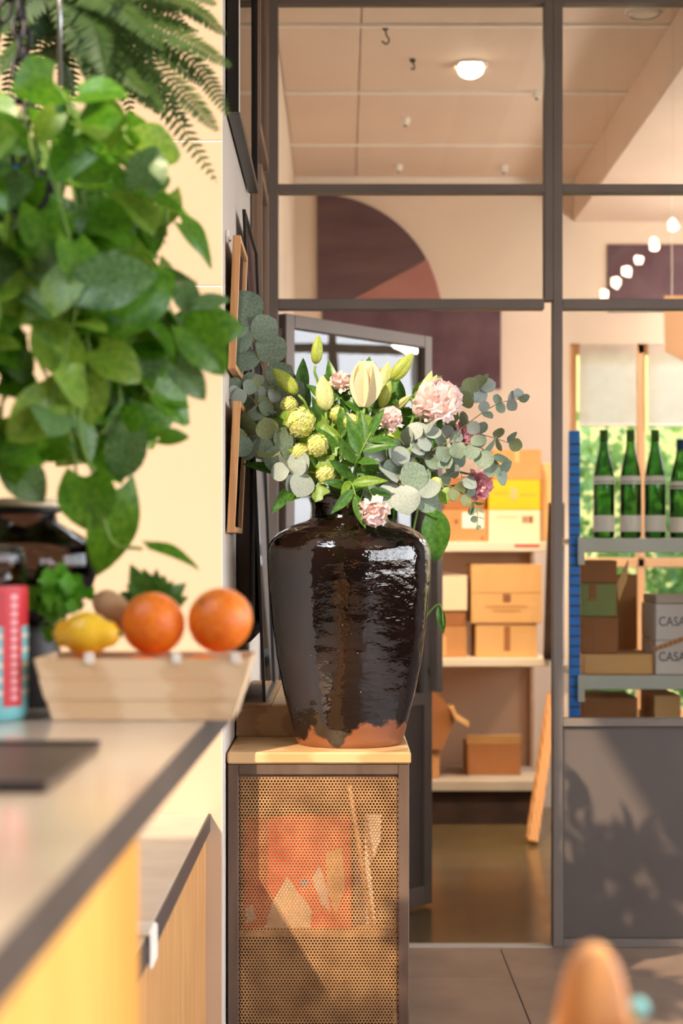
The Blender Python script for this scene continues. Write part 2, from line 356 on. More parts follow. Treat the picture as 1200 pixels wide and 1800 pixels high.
M['herb'] = mat('bright_parsley', C(76, 156, 26), C(112, 184, 44), scale=30, rough=0.5, trans=0.25)
M['potdark'] = mat('dark_grey_pot', C(62, 60, 64), C(50, 48, 52), scale=8, rough=0.5)
M['soil'] = mat('dark_soil', C(52, 38, 28), C(36, 26, 20), scale=40, rough=1.0, bump=0.3)
M['orange'] = mat('orange_peel', C(250, 142, 34), C(240, 112, 36), scale=6, rough=0.34, bump=0.15, bscale=160)
M['lemon'] = mat('yellow_lemon_peel', C(252, 206, 56), C(244, 192, 44), scale=8, rough=0.35, bump=0.12, bscale=150)
M['root'] = mat('tan_root_skin', C(206, 166, 124), C(184, 140, 100), scale=18, rough=0.8, bump=0.2)
M['veneer'] = mat('pale_veneer_slat', C(242, 214, 176), C(228, 194, 152), rough=0.6, wave=True, stretch=(1, 6, 8), wavescale=2)
M['smoke'] = glass('smoked_plastic', (0.24, 0.19, 0.18, 1), 1.5)
M['clear'] = glass('clear_plastic', (0.93, 0.95, 0.96, 1), 1.5)
M['red'] = mat('red_label_print', C(206, 30, 48), C(196, 24, 42), scale=10, rough=0.45)
M['teal'] = mat('turquoise_label_print', C(132, 206, 214), C(116, 192, 204), scale=10, rough=0.5)
M['slate'] = mat('dark_slate_tray', C(70, 60, 58), C(60, 52, 50), scale=14, rough=0.4)
M['chairwood'] = mat('tan_chair_wood', C(222, 160, 104), C(204, 140, 86), rough=0.45, wave=True, stretch=(6, 6, 1), wavescale=1.5)
M['chrome'] = mat('brushed_metal', C(190, 190, 192), rough=0.3, metal=1.0)
M['redbook'] = mat('red_cover_print', C(228, 44, 34), C(206, 36, 30), scale=8, rough=0.6)
M['lilac'] = mat('grey_blue_bag', C(140, 140, 178), C(112, 112, 150), scale=9, rough=0.7)
M['mint'] = mat('pale_mint_plastic', C(196, 222, 200), C(176, 204, 182), scale=7, rough=0.5)
M['bluedot'] = mat('blue_print', C(40, 110, 190), rough=0.6)
M['olive'] = mat('olive_screen', C(168, 160, 104), C(140, 140, 84), scale=1, rough=0.9)
M['foliage'] = mat('garden_leaf', C(64, 108, 40), C(112, 146, 66), scale=3, rough=0.5, trans=0.4)

# ------------------------------------------------------------------ the setting
WX = -0.268           # side wall plane
WF = 3.87             # front of the cream wall
DP = 5.70             # glass partition
DB = 8.80             # storeroom back wall
fl = struct('floor'); MB().box((-3.2, -2, -0.08), (4.2, DP, -0.012)).build('bed', M['grout'], fl)
tile_cache = {}
def tile(x0, x1, y0, y1):
    w, d = round(x1-x0, 4), round(y1-y0, 4)
    if (w, d) not in tile_cache:
        tile_cache[(w, d)] = MB().box((0.0015, 0.0015, -0.012), (w-0.0015, d-0.0015, 0), 0.001).mesh('tile', m=M['tile'])
    inst('tile', tile_cache[(w, d)], Matrix.Translation((x0, y0, rnd(-0.0004, 0.0004))), fl)
ys = [2.28, 2.88, 3.48, 4.08, 4.68, 5.28, DP-0.02]
for j in range(len(ys)-1):
    for i in range(7): tile(-0.68 + 0.6*i, -0.08 + 0.6*i, ys[j], ys[j+1])
MB().box((-3.2, -2, -0.012), (4.2, 2.28, 0)).build('worn_screed', M['tile'], fl)
MB().box((-0.68, DP-0.018, -0.012), (4.2, DP+0.03, 0.004), 0.002).build('threshold_strip', M['shelf_grey'], fl)
f2 = struct('floor_storeroom'); MB().box((WX-0.02, DP+0.03, -0.08), (3.5, DB, 0)).build('slab', M['concrete'], f2)

wl = struct('wall_front', (WX, WF, 0))     # cream wall facing the camera, in three sheets with thin joints
za, zb = CH+467*WF/F, CH+722*WF/F
for z0, z1 in ((0, za-0.0015), (za+0.0015, zb-0.0015), (zb+0.0015, 4.2)):
    MB().box((-3.2, WF, z0), (WX, WF+0.02, z1), 0.001).build('sheet', M['cream'], wl)
for z in (za, zb): MB().box((-3.2, WF+0.001, z-0.0014), (WX-0.001, WF+0.018, z+0.0014)).build('joint', M['seam'], wl)
MB().box((-3.2, WF+0.02, 0), (WX, WF+0.12, 4.2)).build('core', M['white_wall'], wl)
ws = struct('wall_side'); MB().box((WX-0.12, WF+0.12, 0), (WX, DP+0.02, 4.2)).build('plaster', M['white_wall'], ws)
MB().box((WX-0.12, DP+0.02, 0), (WX+0.03, DB, 3.3)).build('storeroom_plaster', M['store_wall'], ws)
tr = struct('trim_1'); MB().box((WX-0.001, WF+0.001, 0), (WX+0.0015, WF+0.05, 4.2)).build('corner_strip', M['white_wall'], tr)

# cafe ceiling, beam and wall by the street side
ce = struct('ceiling'); KX0, KX1, KD0, KD1 = -3.3, -1.2, -0.45, 2.3       # unseen opening added over the bar, sized to steer the sun
m = MB(); m.box((-3.4, KD1, 4.2), (4.2, DP+0.05, 4.35)).box((KX1, -2.0, 4.2), (4.2, KD1, 4.35)).box((-3.4, -2.0, 4.2), (KX1, KD0, 4.35)); m.build('board', M['cafe_ceil'], ce)
sk = struct('added_skylight', (KX0, KD0, 4.25))
for x in (KX0, KX1-0.05): MB().box((x, KD0, 4.2), (x+0.05, KD1, 4.38)).build('kerb', M['steel'], sk)
wq = struct('wall_rear'); MB().box((-3.4, -2.1, 0), (2.75, -2.0, 4.35)).box((2.75, -2.1, 0), (4.2, -2.0, 0.85)).box((2.75, -2.1, 3.0), (4.2, -2.0, 4.35)).build('plaster', M['darkwall'], wq)
w6 = struct('window_6', (2.75, -2.05, 0.85))
for x in (2.75, 3.4, 4.06): MB().box((x, -2.08, 0.85), (x+0.06, -2.0, 3.0)).build('mullion', M['steel'], w6)
MB().box((2.75, -2.08, 2.3), (4.1, -2.02, 2.36)).build('transom', M['steel'], w6)
wk = struct('wall_left'); MB().box((-3.4, -2.0, 0), (-3.3, WF, 4.2)).build('plaster', M['darkwall'], wk)
MB().box((0.75, -2.0, 3.95), (1.0, DP-0.06, 4.2)).build('beam', M['beam'], ce)
wr = struct('wall_right')
MB().box((4.1, -2.0, 0), (4.2, DP, 0.85)).box((4.1, -2.0, 3.0), (4.2, DP, 4.2)).box((4.1, 5.2, 0.85), (4.2, DP, 3.0)).build('plaster', M['darkwall'], wr)
w9 = struct('window_3')
for d in (-1.94, -0.5, 0.9, 2.3, 3.7, 5.14): MB().box((4.08, d, 0.85), (4.16, d+0.06, 3.0)).build('mullion', M['steel'], w9)
MB().box((4.08, -2.0, 2.45), (4.16, 5.2, 2.51)).build('transom', M['steel'], w9)

# storeroom shell
c2 = struct('ceiling_storeroom')
MB().box((WX-0.1, DP+0.05, 3.212), (3.6, DB+0.1, 3.3)).build('deck', M['store_ceil'], c2)
cxs = [WX+0.03, 0.07, 1.27, 2.47, 3.5]; cds = [DP+0.05, 6.23, 7.14, 8.06, DB]
for i in range(4):
    for j in range(4):
        MB().box((cxs[i]+0.003, cds[j]+0.003, 3.200), (cxs[i+1]-0.003, cds[j+1]-0.003, 3.212), 0.002).build('panel', M['store_ceil'], c2)
for d in cds[1:4]: MB().box((WX+0.03, d-0.012, 3.190), (1.18, d+0.012, 3.203), 0.003).build('seam_strip', M['seam'], c2)
MB().box((WX+0.03, DB-0.03, 3.175), (1.18, DB, 3.203), 0.003).build('seam_strip', M['seam'], c2)
MB().box((1.18, DP+0.06, 2.98), (3.5, DB, 3.2), 0.004).build('bulkhead', M['store_ceil'], c2)
wb = struct('wall_back')
wx0, wx1, wz0, wz1 = 1.16, 3.2, 0.45, 2.36        # window opening in the back wall
m = MB(); m.box((WX-0.1, DB, 0), (wx0, DB+0.14, 3.3)).box((wx1, DB, 0), (3.6, DB+0.14, 3.3)).box((wx0, DB, 0), (wx1, DB+0.14, wz0)).box((wx0, DB, wz1), (wx1, DB+0.14, 3.3))
m.build('plaster', M['store_wall'], wb)
w2 = struct('window_2', (wx0, DB, wz0))
fd0, fd1 = DB+0.03, DB+0.09
for x in (wx0, 1.51, 2.1, 2.66, wx1-0.04): MB().box((x, fd0, wz0), (x+0.04, fd1, wz1), 0.004).build('mullion', M['peach'], w2)
for z in (wz0, 1.22, wz1-0.05): MB().box((wx0+0.04, fd0, z), (wx1-0.04, fd1, z+0.05), 0.004).build('rail', M['peach'], w2)
for a, b in ((wx0+0.04, 1.51), (1.55, 2.1), (2.14, 2.66), (2.70, wx1-0.04)):
    MB().box((a, DB+0.055, wz0+0.05), (b, DB+0.061, wz1-0.05)).build('pane', M['glass'], w2)
    bl = MB().box((a+0.01, DB-0.004, 1.95), (b-0.01, DB-0.001, wz1)).build('blind', M['blind'], w2)
    MB().tube([(a+0.01, DB-0.003, 1.945), (b-0.01, DB-0.003, 1.945)], 0.008).build('hem_bar', M['lampwhite'], bl)
wr2 = struct('wall_storeroom_right')
m = MB(); m.box((3.5, DP+0.05, 0), (3.62, DB+0.1, 1.2)).box((3.5, DP+0.05, 2.9), (3.62, DB+0.1, 3.3)).box((3.5, DP+0.05, 1.2), (3.62, 6.1, 2.9)).box((3.5, 8.5, 1.2), (3.62, DB+0.1, 2.9))
m.build('plaster', M['store_wall'], wr2)
w4 = struct('window_4', (3.5, 6.1, 1.2))
for d in (6.1, 6.58, 7.06, 7.54, 8.02, 8.46): MB().box((3.52, d, 1.2), (3.58, d+0.05, 2.9)).build('mullion', M['shelf_grey'], w4)
for z in (1.2, 1.6, 2.0, 2.4, 2.84): MB().box((3.53, 6.1, z), (3.57, 8.5, z+0.05)).build('rail', M['shelf_grey'], w4)

# felt panels on the back wall
s8 = F/(DB-0.012)
def wallpoly(name, pts, m, label):
    q = [P(x, y, DB-0.012) for x, y in pts]
    mb = MB().prism([(p.x, p.z) for p in q], DB-0.014, DB-0.001); o = solo(name, mb, m, label, 'wall panel'); return o
arc = []; cxq, cyq, rq = 557, 560, 219
for i in range(19):
    a = R(90 - 78 * i/18); arc.append((cxq + rq*math.cos(a), cyq - rq*math.sin(a)))
cut = (771, 452)
up = [p for p in arc if p[1] < 462]; dn = [p for p in arc if p[1] >= 462]
wallpoly('felt_panel', [(557, 341)] + up[1:] + [(749, 455), (615, 528), (557, 528)], M['plum'], 'dusky plum quarter-round felt panel high on the storeroom wall')
wallpoly('felt_panel', [(617, 528), (751, 456)] + dn + [(775, 528)], M['rose'], 'dusty rose wedge felt panel beside the plum quarter-round')
wallpoly('felt_panel', [(566, 536), (880, 536), (880, 684), (566, 684)], M['purple'], 'long mottled purple felt panel behind the open glass door')
wallpoly('felt_panel', [(1068, 430), (1330, 430), (1330, 548), (1068, 548)], M['purple'], 'mottled purple felt panel above the white window blinds')

# ------------------------------------------------------------------ glass partition
pw = struct('window_1', (WX, DP, 0))
def pz(y): return CH - (y-CY)*DP/F
def px(x): return (x-CX)*DP/F
PT = 4.2
def bar(name, x0, x1, y0, y1, d0=DP-0.025, d1=DP+0.03, parent=pw, m=None):
    return MB().box((px(x0), d0, pz(y1)), (px(x1), d1, pz(y0) if y0 > -900 else PT), 0.002).build(name, m or M['steel'], parent)
TOP = -999
bar('post', 471, 489, TOP, 1663)
bar('post', 955, 970, TOP, 530); bar('post', 970, 987, TOP, 1663)
bar('post', 1462, 1478, TOP, 1663); bar('post', 1480, 1496, TOP, 1663)
for y0, y1 in ((-12, 9), (326, 341), (527, 545)):
    bar('transom', 489, 955, y0, y1); bar('transom', 987, 1462, y0, y1)
bar('transom', 987, 1462, 1262, 1276); bar('transom', 987, 1462, 1648, 1663)
pn = MB().box((px(987), DP-0.010, pz(1648)), (px(1462), DP+0.012, pz(1276)), 0.002).build('lower_panel', M['steel_panel'], pw)
for rect in ((489, 955, -300, -12), (489, 955, 9, 326), (489, 955, 341, 527), (987, 1462, -300, -12), (987, 1462, 9, 326), (987, 1462, 341, 527), (987, 1462, 545, 1262)):
    MB().box((px(rect[0]), DP-0.003, pz(rect[3])), (px(rect[1]), DP+0.003, pz(rect[2]))).build('pane', M['glass'], pw)
MB().box((px(489), DP-0.03, pz(-300)), (px(1462), DP+0.05, PT)).build('header', M['white_wall'], pw)
MB().box((px(1496), DP-0.02, 0), (4.2, DP+0.05, PT)).build('blank_panel', M['steel_panel'], pw)

# open door, hinged on the post, swung into the storeroom
H = Vector((px(494), DP+0.035, 0)); E = Vector((P(752, 970, 6.36).x, 6.36, 0)); dv = (E-H); DW = dv.length
DM = Matrix.Translation(H) @ Matrix.Rotation(math.atan2(dv.y, dv.x), 4, 'Z')
dz0, dz1 = 0.012, pz(549)
dr = struct('door_1', H)
def dpart(name, u0, u1, z0, z1, t0, t1, m, parent=dr): return MB().obox(DM, (u0, t0, z0), (u1, t1, z1), 0.002).build(name, m, parent)
dpart('stile', 0, 0.045, dz0, dz1, -0.02, 0.02, M['steel']); dpart('stile', DW-0.045, DW, dz0, dz1, -0.02, 0.02, M['steel'])
dpart('rail', 0.045, DW-0.045, dz1-0.045, dz1, -0.02, 0.02, M['steel']); dpart('rail', 0.045, DW-0.045, 0.74, 0.785, -0.02, 0.02, M['steel'])
dpart('rail', 0.045, DW-0.045, dz0, 0.08, -0.02, 0.02, M['steel'])
dpart('lower_panel', 0.045, DW-0.045, 0.08, 0.74, -0.008, 0.008, M['steel_panel'])
dpart('pane', 0.045, DW-0.045, 0.785, dz1-0.045, -0.003, 0.003, M['door_glass'])
hd = dpart('handle', DW-0.03, DW+0.004, 0.79, 1.75, -0.065, -0.035, M['steel'])
for z in (0.85, 1.68): dpart('bracket', DW-0.022, DW-0.006, z, z+0.03, -0.036, -0.018, M['steel'], hd)
for z in (0.25, 1.1, 1.95):
    MB().tube([H+Vector((-0.006, 0, z)), H+Vector((-0.006, 0, z+0.09))], 0.008).build('hinge', M['steel'], dr, True)

# ceiling lights and hooks in the storeroom
def downlight(c, tilt, label, on=True, r=0.062, power=60, aim=None, group=None):
    t = thing('recessed_downlight', label, 'ceiling light', c, group)
    MB().lathe(c, [(r*1.0, -0.004), (r*1.12, 0), (r*1.12, 0.004), (r*0.9, 0.012), (r*0.86, 0.03)], 28, caps=False).build('trim_ring', M['lampwhite'], t, True)
    Mt = Matrix.Rotation(tilt, 4, 'X')
    MB().lathe(Vector(c)+Vector((0, 0, -0.006)), [(r*0.82, -0.012), (r*0.9, 0.0), (r*0.84, 0.02)], 28, M=Mt, caps=False).build('gimbal', M['lampwhite'], t, True)
    MB().lathe(Vector(c)+Vector((0, 0, -0.004)), [(r*0.1, -0.008), (r*0.72, -0.008), (r*0.80, 0.002)], 28, M=Mt).build('bulb', M['lamp_on'] if on else M['paper'], t)
    if on and power:
        l = bpy.data.lights.new('downlight_beam', 'SPOT'); l.energy = power; l.spot_size = R(52); l.spot_blend = 0.5; l.shadow_soft_size = 0.03; l.color = (1, 0.74, 0.44)
        lo = bpy.data.objects.new('downlight_beam', l); COL.objects.link(lo); lo.parent = t
        lo.location = (0, 0.02, -0.05)
        lo.rotation_euler = (Vector(aim)-Vector(c)).to_track_quat('-Z', 'Y').to_euler()
    return t
dl = P(827, 113, 3040*1.9/857); dl.z = 3.196
downlight(dl, R(-32), 'lit round recessed downlight in the pale storeroom ceiling', aim=(0.66, 8.25, 0.62), power=260)
d2 = P(1172, 18, 3040*1.9/952); d2.z = 3.196
downlight((d2.x-0.08, d2.y, 3.196), 0, 'unlit round recessed downlight beside the ceiling bulkhead', on=False)
for (x, y) in ((677, 47), (725, 104)):
    D = F*1.9/(CY-y); p = P(x, y, D)
    t = thing('ceiling_hook', 'black wire hook under the storeroom ceiling, %s' % ('larger one near the top bar' if y < 60 else 'smaller one below the seam strip'), 'hook', (p.x, D, 3.19))
    MB().lathe((p.x, D, 3.188), [(0.010, 0), (0.012, 0.006), (0.010, 0.011)], 10).build('base', M['black'], t, True)
    k = 0.035 if y < 60 else 0.02
    MB().tube(spline([(p.x, D, 3.19), (p.x+0.004, D, 3.19-k*0.6), (p.x+k*0.4, D, 3.19-k*1.1), (p.x+k*0.1, D, 3.19-k*1.5), (p.x-k*0.35, D, 3.19-k*1.2)], 14), 0.003, 6).build('wire', M['black'], t, True)
for (x, y) in ((712, 208), (943, 160), (700, 290), (885, 292)):
    D = F*1.9/(CY-y); p = P(x, y, D)
    t = thing('ceiling_sensor', 'small white sensor on the storeroom ceiling, %s' % {712: 'beside the second seam strip', 943: 'nearest the middle posts', 700: 'above the plum felt panel', 885: 'farthest back near the middle'}[x], 'sensor', (p.x, D, 3.18))
    MB().lathe((p.x, D, 3.170), [(0.012, 0), (0.018, 0.008), (0.022, 0.028), (0.022, 0.031)], 14).build('body', M['lampwhite'], t, True)
    MB().ball((p.x, D, 3.170), 0.008, 8, 6).build('lens', M['ink_grey'], t, True)
# unseen globes added only to brighten the storeroom
for i, (gx, gd) in enumerate(((2.05, 6.7), (2.05, 8.0))):
    c = Vector((gx, gd, 2.35))
    t = thing('added_fill_globe', 'added white fill globe in the storeroom, %s' % ('nearer the glass partition' if i == 0 else 'nearer the back window'), 'added fill lamp', c, 'added storeroom fill globes')
    MB().tube([c+Vector((0, 0, 0.12)), (gx, gd, 2.98)], 0.004, 6).build('cable', M['black'], t)
    MB().lathe(c, [(0.02, 0.15), (0.035, 0.14), (0.035, 0.105), (0.02, 0.10)], 16).build('cap', M['lampwhite'], t, True)
    MB().ball(c, 0.12, 24, 14).build('globe', M['fill_globe_on'], t, True)
# warm track spots under the cafe ceiling (their glints show in the partition glass)
TX, TZ = 1.63, 2.90
tr0 = thing('light_track', 'black suspended track carrying the row of cafe spotlights', 'light track', (TX, 1.8, TZ+0.13))
MB().box((TX-0.018, 0.5, TZ+0.13), (TX+0.018, 3.1, TZ+0.165), 0.002).build('rail', M['black'], tr0)
for d in (0.7, 2.9): MB().tube([(TX, d, TZ+0.16), (TX, d, 4.2)], 0.006).build('hanger_rod', M['black'], tr0)
for i, y in enumerate((397, 430, 457, 478, 497, 517)):
    c = Vector((TX, 2*DP - F*(TZ-CH)/(CY-y), TZ)); aim = Vector((-0.2, 0.8 + 0.1*i, 0.75))
    q = (aim-c).to_track_quat('-Z', 'Y').to_matrix().to_4x4()
    t = thing('track_spotlight', 'black track spotlight, %s from the partition glass' % ('first', 'second', 'third', 'fourth', 'fifth', 'sixth')[i], 'spotlight', c, 'track spotlights')
    MB().lathe(c, [(0.012, 0.12), (0.03, 0.11), (0.034, 0.03), (0.031, 0.03), (0.028, 0.05)], 20, M=q, caps=False).build('can', M['black'], t, True)
    MB().tube([c+q.to_3x3() @ Vector((0, 0, 0.10)), c+Vector((0, 0, 0.14))], 0.007).build('stem', M['black'], t, True)
    MB().ball(c, 0.026, 14, 10).build('bulb', M['lamp_on2'], t, True)
    l = bpy.data.lights.new('spot_beam', 'SPOT'); l.energy = SPOT_W; l.spot_size = R(50); l.spot_blend = 0.6; l.shadow_soft_size = 0.03; l.color = (1, 0.76, 0.42)
    lo = bpy.data.objects.new('spot_beam', l); COL.objects.link(lo); lo.parent = t; lo.location = (aim-c).normalized()*0.04
    lo.rotation_euler = (aim-c).to_track_quat('-Z', 'Y').to_euler()

# ------------------------------------------------------------------ cabinet with perforated front
DC = 4.0; SC = F/DC
cx0, cx1 = -0.263, (719-CX)/SC
zt = CH - 352/SC; zs = CH - 372.5/SC           # top and underside of the wooden slab
cab = thing('perforated_metal_cabinet', 'brown steel cabinet with perforated front under the vase', 'cabinet', (0, DC, 0))
CB = 5.2
MB().box((cx0-0.001, DC-0.006, zs), (cx1+0.004, CB, zt), 0.004).build('wooden_top', M['wood_light'], cab)
b = 0.025
for x in (cx0, cx1-b): MB().box((x, DC, 0), (x+b, DC+0.03, zs-0.001), 0.002).build('post', M['rust'], cab)
for x in (cx0, cx1-b): MB().box((x, CB-0.03, 0), (x+b, CB, zs-0.001), 0.002).build('post', M['rust'], cab)
for z in (zs-0.026, 0.02): MB().box((cx0+b, DC, z), (cx1-b, DC+0.028, z+b), 0.002).build('rail', M['rust'], cab)
MB().box((cx1-0.004, DC+0.03, 0.02), (cx1-0.001, CB-0.03, zs-0.001)).build('side_sheet', M['rust'], cab)
MB().box((cx0+0.001, DC+0.03, 0.02), (cx0+0.004, CB-0.03, zs-0.001)).build('side_sheet', M['inside'], cab)
MB().box((cx0+b, DC+0.40, 0.02), (cx1-b, DC+0.403, zs-0.001)).build('back_sheet', M['inside'], cab)
MB().box((cx0+0.005, DC+0.03, 0.02), (cx1-0.005, DC+0.40, 0.03)).build('base_sheet', M['inside'], cab)
def perforated(x0, x1, z0, z1, d):
    p = 0.00763; rs = p*0.866; rr = 0.0025; vs = []; fs = []
    nx = int((x1-x0)/p); nz = int((z1-z0)/rs); ox = x0 + ((x1-x0)-(nx+0.5)*p)/2
    for k in range(nz):
        off = p/2 if k % 2 else 0; cz = z0 + (k+0.5)*rs
        for i in range(nx):
            c = ox + off + (i+0.5)*p; o = len(vs)
            for (u, w) in ((1,0),(1,1),(0,1),(-1,1),(-1,0),(-1,-1),(0,-1),(1,-1)): vs.append((c+u*p/2, d, cz+w*rs/2))
            for q in range(8): vs.append((c+rr*math.cos(q*math.pi/4), d, cz+rr*math.sin(q*math.pi/4)))
            for q in range(8): fs.append((o+q, o+(q+1) % 8, o+8+(q+1) % 8, o+8+q))
    mb = MB(); mb.v = [Vector(v) for v in vs]; mb.f = fs
    e0, e1 = ox, ox + (nx+0.5)*p
    mb.add([(x0, d, z0), (e0, d, z0), (e0, d, z1), (x0, d, z1)], [(0,1,2,3)]); mb.add([(e1, d, z0), (x1, d, z0), (x1, d, z1), (e1, d, z1)], [(0,1,2,3)])
    return mb
perforated(cx0+b, cx1-b, 0.045, zs-0.026, DC+0.008).build('perforated_panel', M['perf'], cab)
MB().box((cx0+b, DC+0.010, zs-0.040), (cx1-b, DC+0.014, zs-0.026)).build('backing_strip', M['rust'], cab)
shz = CH-(1640-CY)/SC
MB().box((cx0+b, DC+0.012, shz-0.012), (cx1-b, DC+0.38, shz)).build('shelf', M['perf'], cab)
def CI(x, y, d): return P(x, y, DC+d)
# things on the shelf inside
def slab(x0, x1, y0, y1, d0, d1):   # front rectangle in photo pixels at depth d0, thickness to d1
    a = CI(x0, y1, d0); c = CI(x1, y0, d0); return MB().box((a.x, DC+d0, a.z), (c.x, DC+d1, c.z), 0.002)
bk = thing('red_picture_box', 'red printed box with a skirted figure inside the perforated cabinet', 'box', (CI(520, 1640, .1).x, DC+.05, shz))
a = CI(428, 1440, .045); c = CI(617, 1440, .045)
MB().box((a.x, DC+.045, shz+0.001), (c.x, DC+.12, a.z), 0.003).build('body', M['redbook'], bk)
def decal(pts, m, d=.0442, name='print', parent=bk):
    q = [CI(x, y, d) for x, y in pts]; return MB().prism([(p.x, p.z) for p in q], DC+d-0.0004, DC+d+0.0006).build(name, m, parent)
decal([(503, 1540), (548, 1600), (545, 1630), (465, 1632), (478, 1590)], M['cream_card'])
decal([(572, 1500), (600, 1490), (606, 1560), (590, 1610), (575, 1560)], M['kraft_light'])
decal([(548, 1545), (560, 1520), (575, 1560), (580, 1600), (565, 1590)], M['white_card'])
decal([(528, 1548), (536, 1543), (542, 1550), (537, 1560), (529, 1558)], M['bluedot'])
decal([(431, 1600), (443, 1590), (450, 1615), (434, 1625)], M['white_card'])
solo('wooden_dowel', MB().tube([CI(612, 1368, .03), CI(655, 1638, .035)], 0.006, 10), M['frame_wood'], 'thin wooden stick leaning inside the perforated cabinet', 'stick', smooth=True)
solo('paper_sheet', MB().prism([(p.x, p.z) for p in (CI(640, 1432, .09), CI(670, 1430, .09), CI(668, 1480, .09), CI(650, 1520, .09), CI(662, 1638, .09), CI(644, 1638, .09))], DC+.089, DC+.091), M['paper'], 'crumpled white paper behind the stick in the perforated cabinet', 'paper')
solo('plastic_bag', MB().prism([(p.x, p.z) for p in (CI(624, 1450, .1), CI(640, 1500, .1), CI(652, 1580, .1), CI(648, 1639, .1), CI(622, 1639, .1))], DC+.1, DC+.16), M['lilac'], 'grey-blue plastic bag beside the red box in the cabinet', 'bag')
solo('plastic_tub', MB().lathe(CI(672, 1639, .2)+Vector((0, 0, 0)), [(0.022, 0.0005), (0.03, 0.05), (0.032, 0.075), (0.03, 0.076)], 18), M['mint'], 'pale mint tub on the shelf inside the perforated cabinet', 'tub', smooth=True)
solo('cardboard_tray', slab(470, 640, 1376, 1418, .2, .36), M['kraft_dark'], 'brown cardboard tray lying high inside the perforated cabinet', 'tray').location.z += 0
upz = CI(0, 1420, .2).z
MB().box((cx0+b, DC+0.18, upz-0.012), (cx1-b, DC+0.39, upz-0.0005)).build('upper_shelf', M['inside'], cab)
solo('paper_roll', MB().tube([CI(600, 1400, .19)+Vector((0.06, 0, 0)), CI(600, 1400, .36)+Vector((0.06, 0, 0))], 0.018, 14), M['paper'], 'white paper roll on the upper shelf inside the cabinet', 'paper roll', smooth=True)

# wooden ledge behind the vase, on the slab
lz = zt + 0.081; LD0, LD1 = 4.335, 5.15; LX1 = (530-CX)*LD0/F
lg = thing('wooden_ledge_box', 'low weathered wooden box on the cabinet top behind the vase', 'ledge', (-0.18, LD0, zt))
MB().box((WX+0.004, LD0, zt+0.0005), (LX1, LD0+0.018, lz-0.006), 0.001).build('front_board', M['ledge'], lg)
MB().box((WX+0.004, LD0-0.004, lz-0.006), (-0.176, LD1, lz), 0.001).build('top_board', M['ledge'], lg)
MB().box((-0.1745, LD0-0.004, lz-0.006), (LX1, LD1, lz), 0.001).build('top_board', M['wood_light'], lg)  # paler wood on this half stands in for the sunlit part of the top
MB().box((LX1-0.016, LD0+0.018, zt+0.0005), (LX1, LD1, lz-0.006), 0.001).build('end_board', M['ledge'], lg)

# ------------------------------------------------------------------ vase
VD = 4.19; SV = F/VD; VX = (613.5-CX)/SV
prof_px = [(60, 1303), (90, 1303), (93.5, 1299), (99, 1278), (106, 1250), (112, 1225), (118, 1200), (127, 1150), (133.5, 1100), (138.5, 1050), (142, 1005), (143, 978), (141, 960), (135, 946), (124, 934), (108, 924.5), (90, 918), (76, 914), (69, 910), (66.5, 903), (66, 890), (67, 882), (70, 876), (70.5, 872), (68, 869.5), (64, 871), (61, 878), (60, 905), (80, 925), (120, 960), (120, 1100), (85, 1270)]
vbase = zt
def vz(y): return vbase + (1303-y)/SV
vs_ = thing('glazed_vase', 'tall dark brown glazed floor vase holding the bouquet', 'vase', (VX, VD, vbase))
pp = [(r/SV, vz(y)-vbase) for r, y in prof_px]
outer = []
for i in range(len(pp)-1):   # resample so the body is round
    for k in range(3):
        t = k/3; outer.append((pp[i][0]*(1-t)+pp[i+1][0]*t, pp[i][1]*(1-t)+pp[i+1][1]*t))
outer.append(pp[-1])
def wob(t, z): return 1 + 0.006*math.sin(2*t+1) + 0.004*math.sin(3*t+z*9) + 0.0025*math.sin(z*70)
MB().lathe((VX, VD, vbase+0.0005), outer, 72, wob).build('body', M['vase'], vs_, True)
VT = Vector((VX, VD, vz(872)))

# ------------------------------------------------------------------ bouquet
def B(x, y, d=0.0): return P(x, y, VD + d)
def neck(k=0.05):
    a = rnd(0, 6.28); r = rnd(0, k); return Vector((VX + r*math.cos(a), VD + r*math.sin(a), VT.z - rnd(0.03, 0.10)))
def stem_to(p, n0=None, n=10, sag=0.0):
    n0 = n0 or neck(); mid = (n0 + p)*0.5; mid.x = n0.x + (p.x-n0.x)*0.35; mid.y = n0.y + (p.y-n0.y)*0.35; mid.z = max(mid.z, VT.z+0.01) + sag
    return bez(n0, mid, p, n)
circ = lambda t: 0.5*math.sqrt(max(0, 1-(2*t-1)**2))
L_EUC = [leaf_mesh('euc_leaf', M[k], lambda t: 0.50*math.sin(math.pi*min(1, max(0, t*0.97+0.03)))**0.62, 8, 4, curl=c, fold=f, wavy=0.015) for k, c, f in (('euc', 0.12, 0.12), ('euc2', -0.1, 0.2), ('euc_blue', 0.2, 0.05))]
L_LAN = [leaf_mesh('lance_leaf', M[k], lambda t: 0.16*math.sin(math.pi*t**0.8)**0.9, 9, 4, curl=c, fold=0.35) for k, c in (('dleaf', 0.25), ('dleaf', 0.05), ('yleaf', 0.3))]
def lobew(t): return 0.42*math.sin(math.pi*t**0.75)**0.8*(1+0.28*math.cos(t*15))
L_LOB = leaf_mesh('lobed_leaf', M['yleaf'], lobew, 12, 4, curl=0.2, fold=0.2, wavy=0.03)
CAMV = Vector((0.05, -1, 0.25))

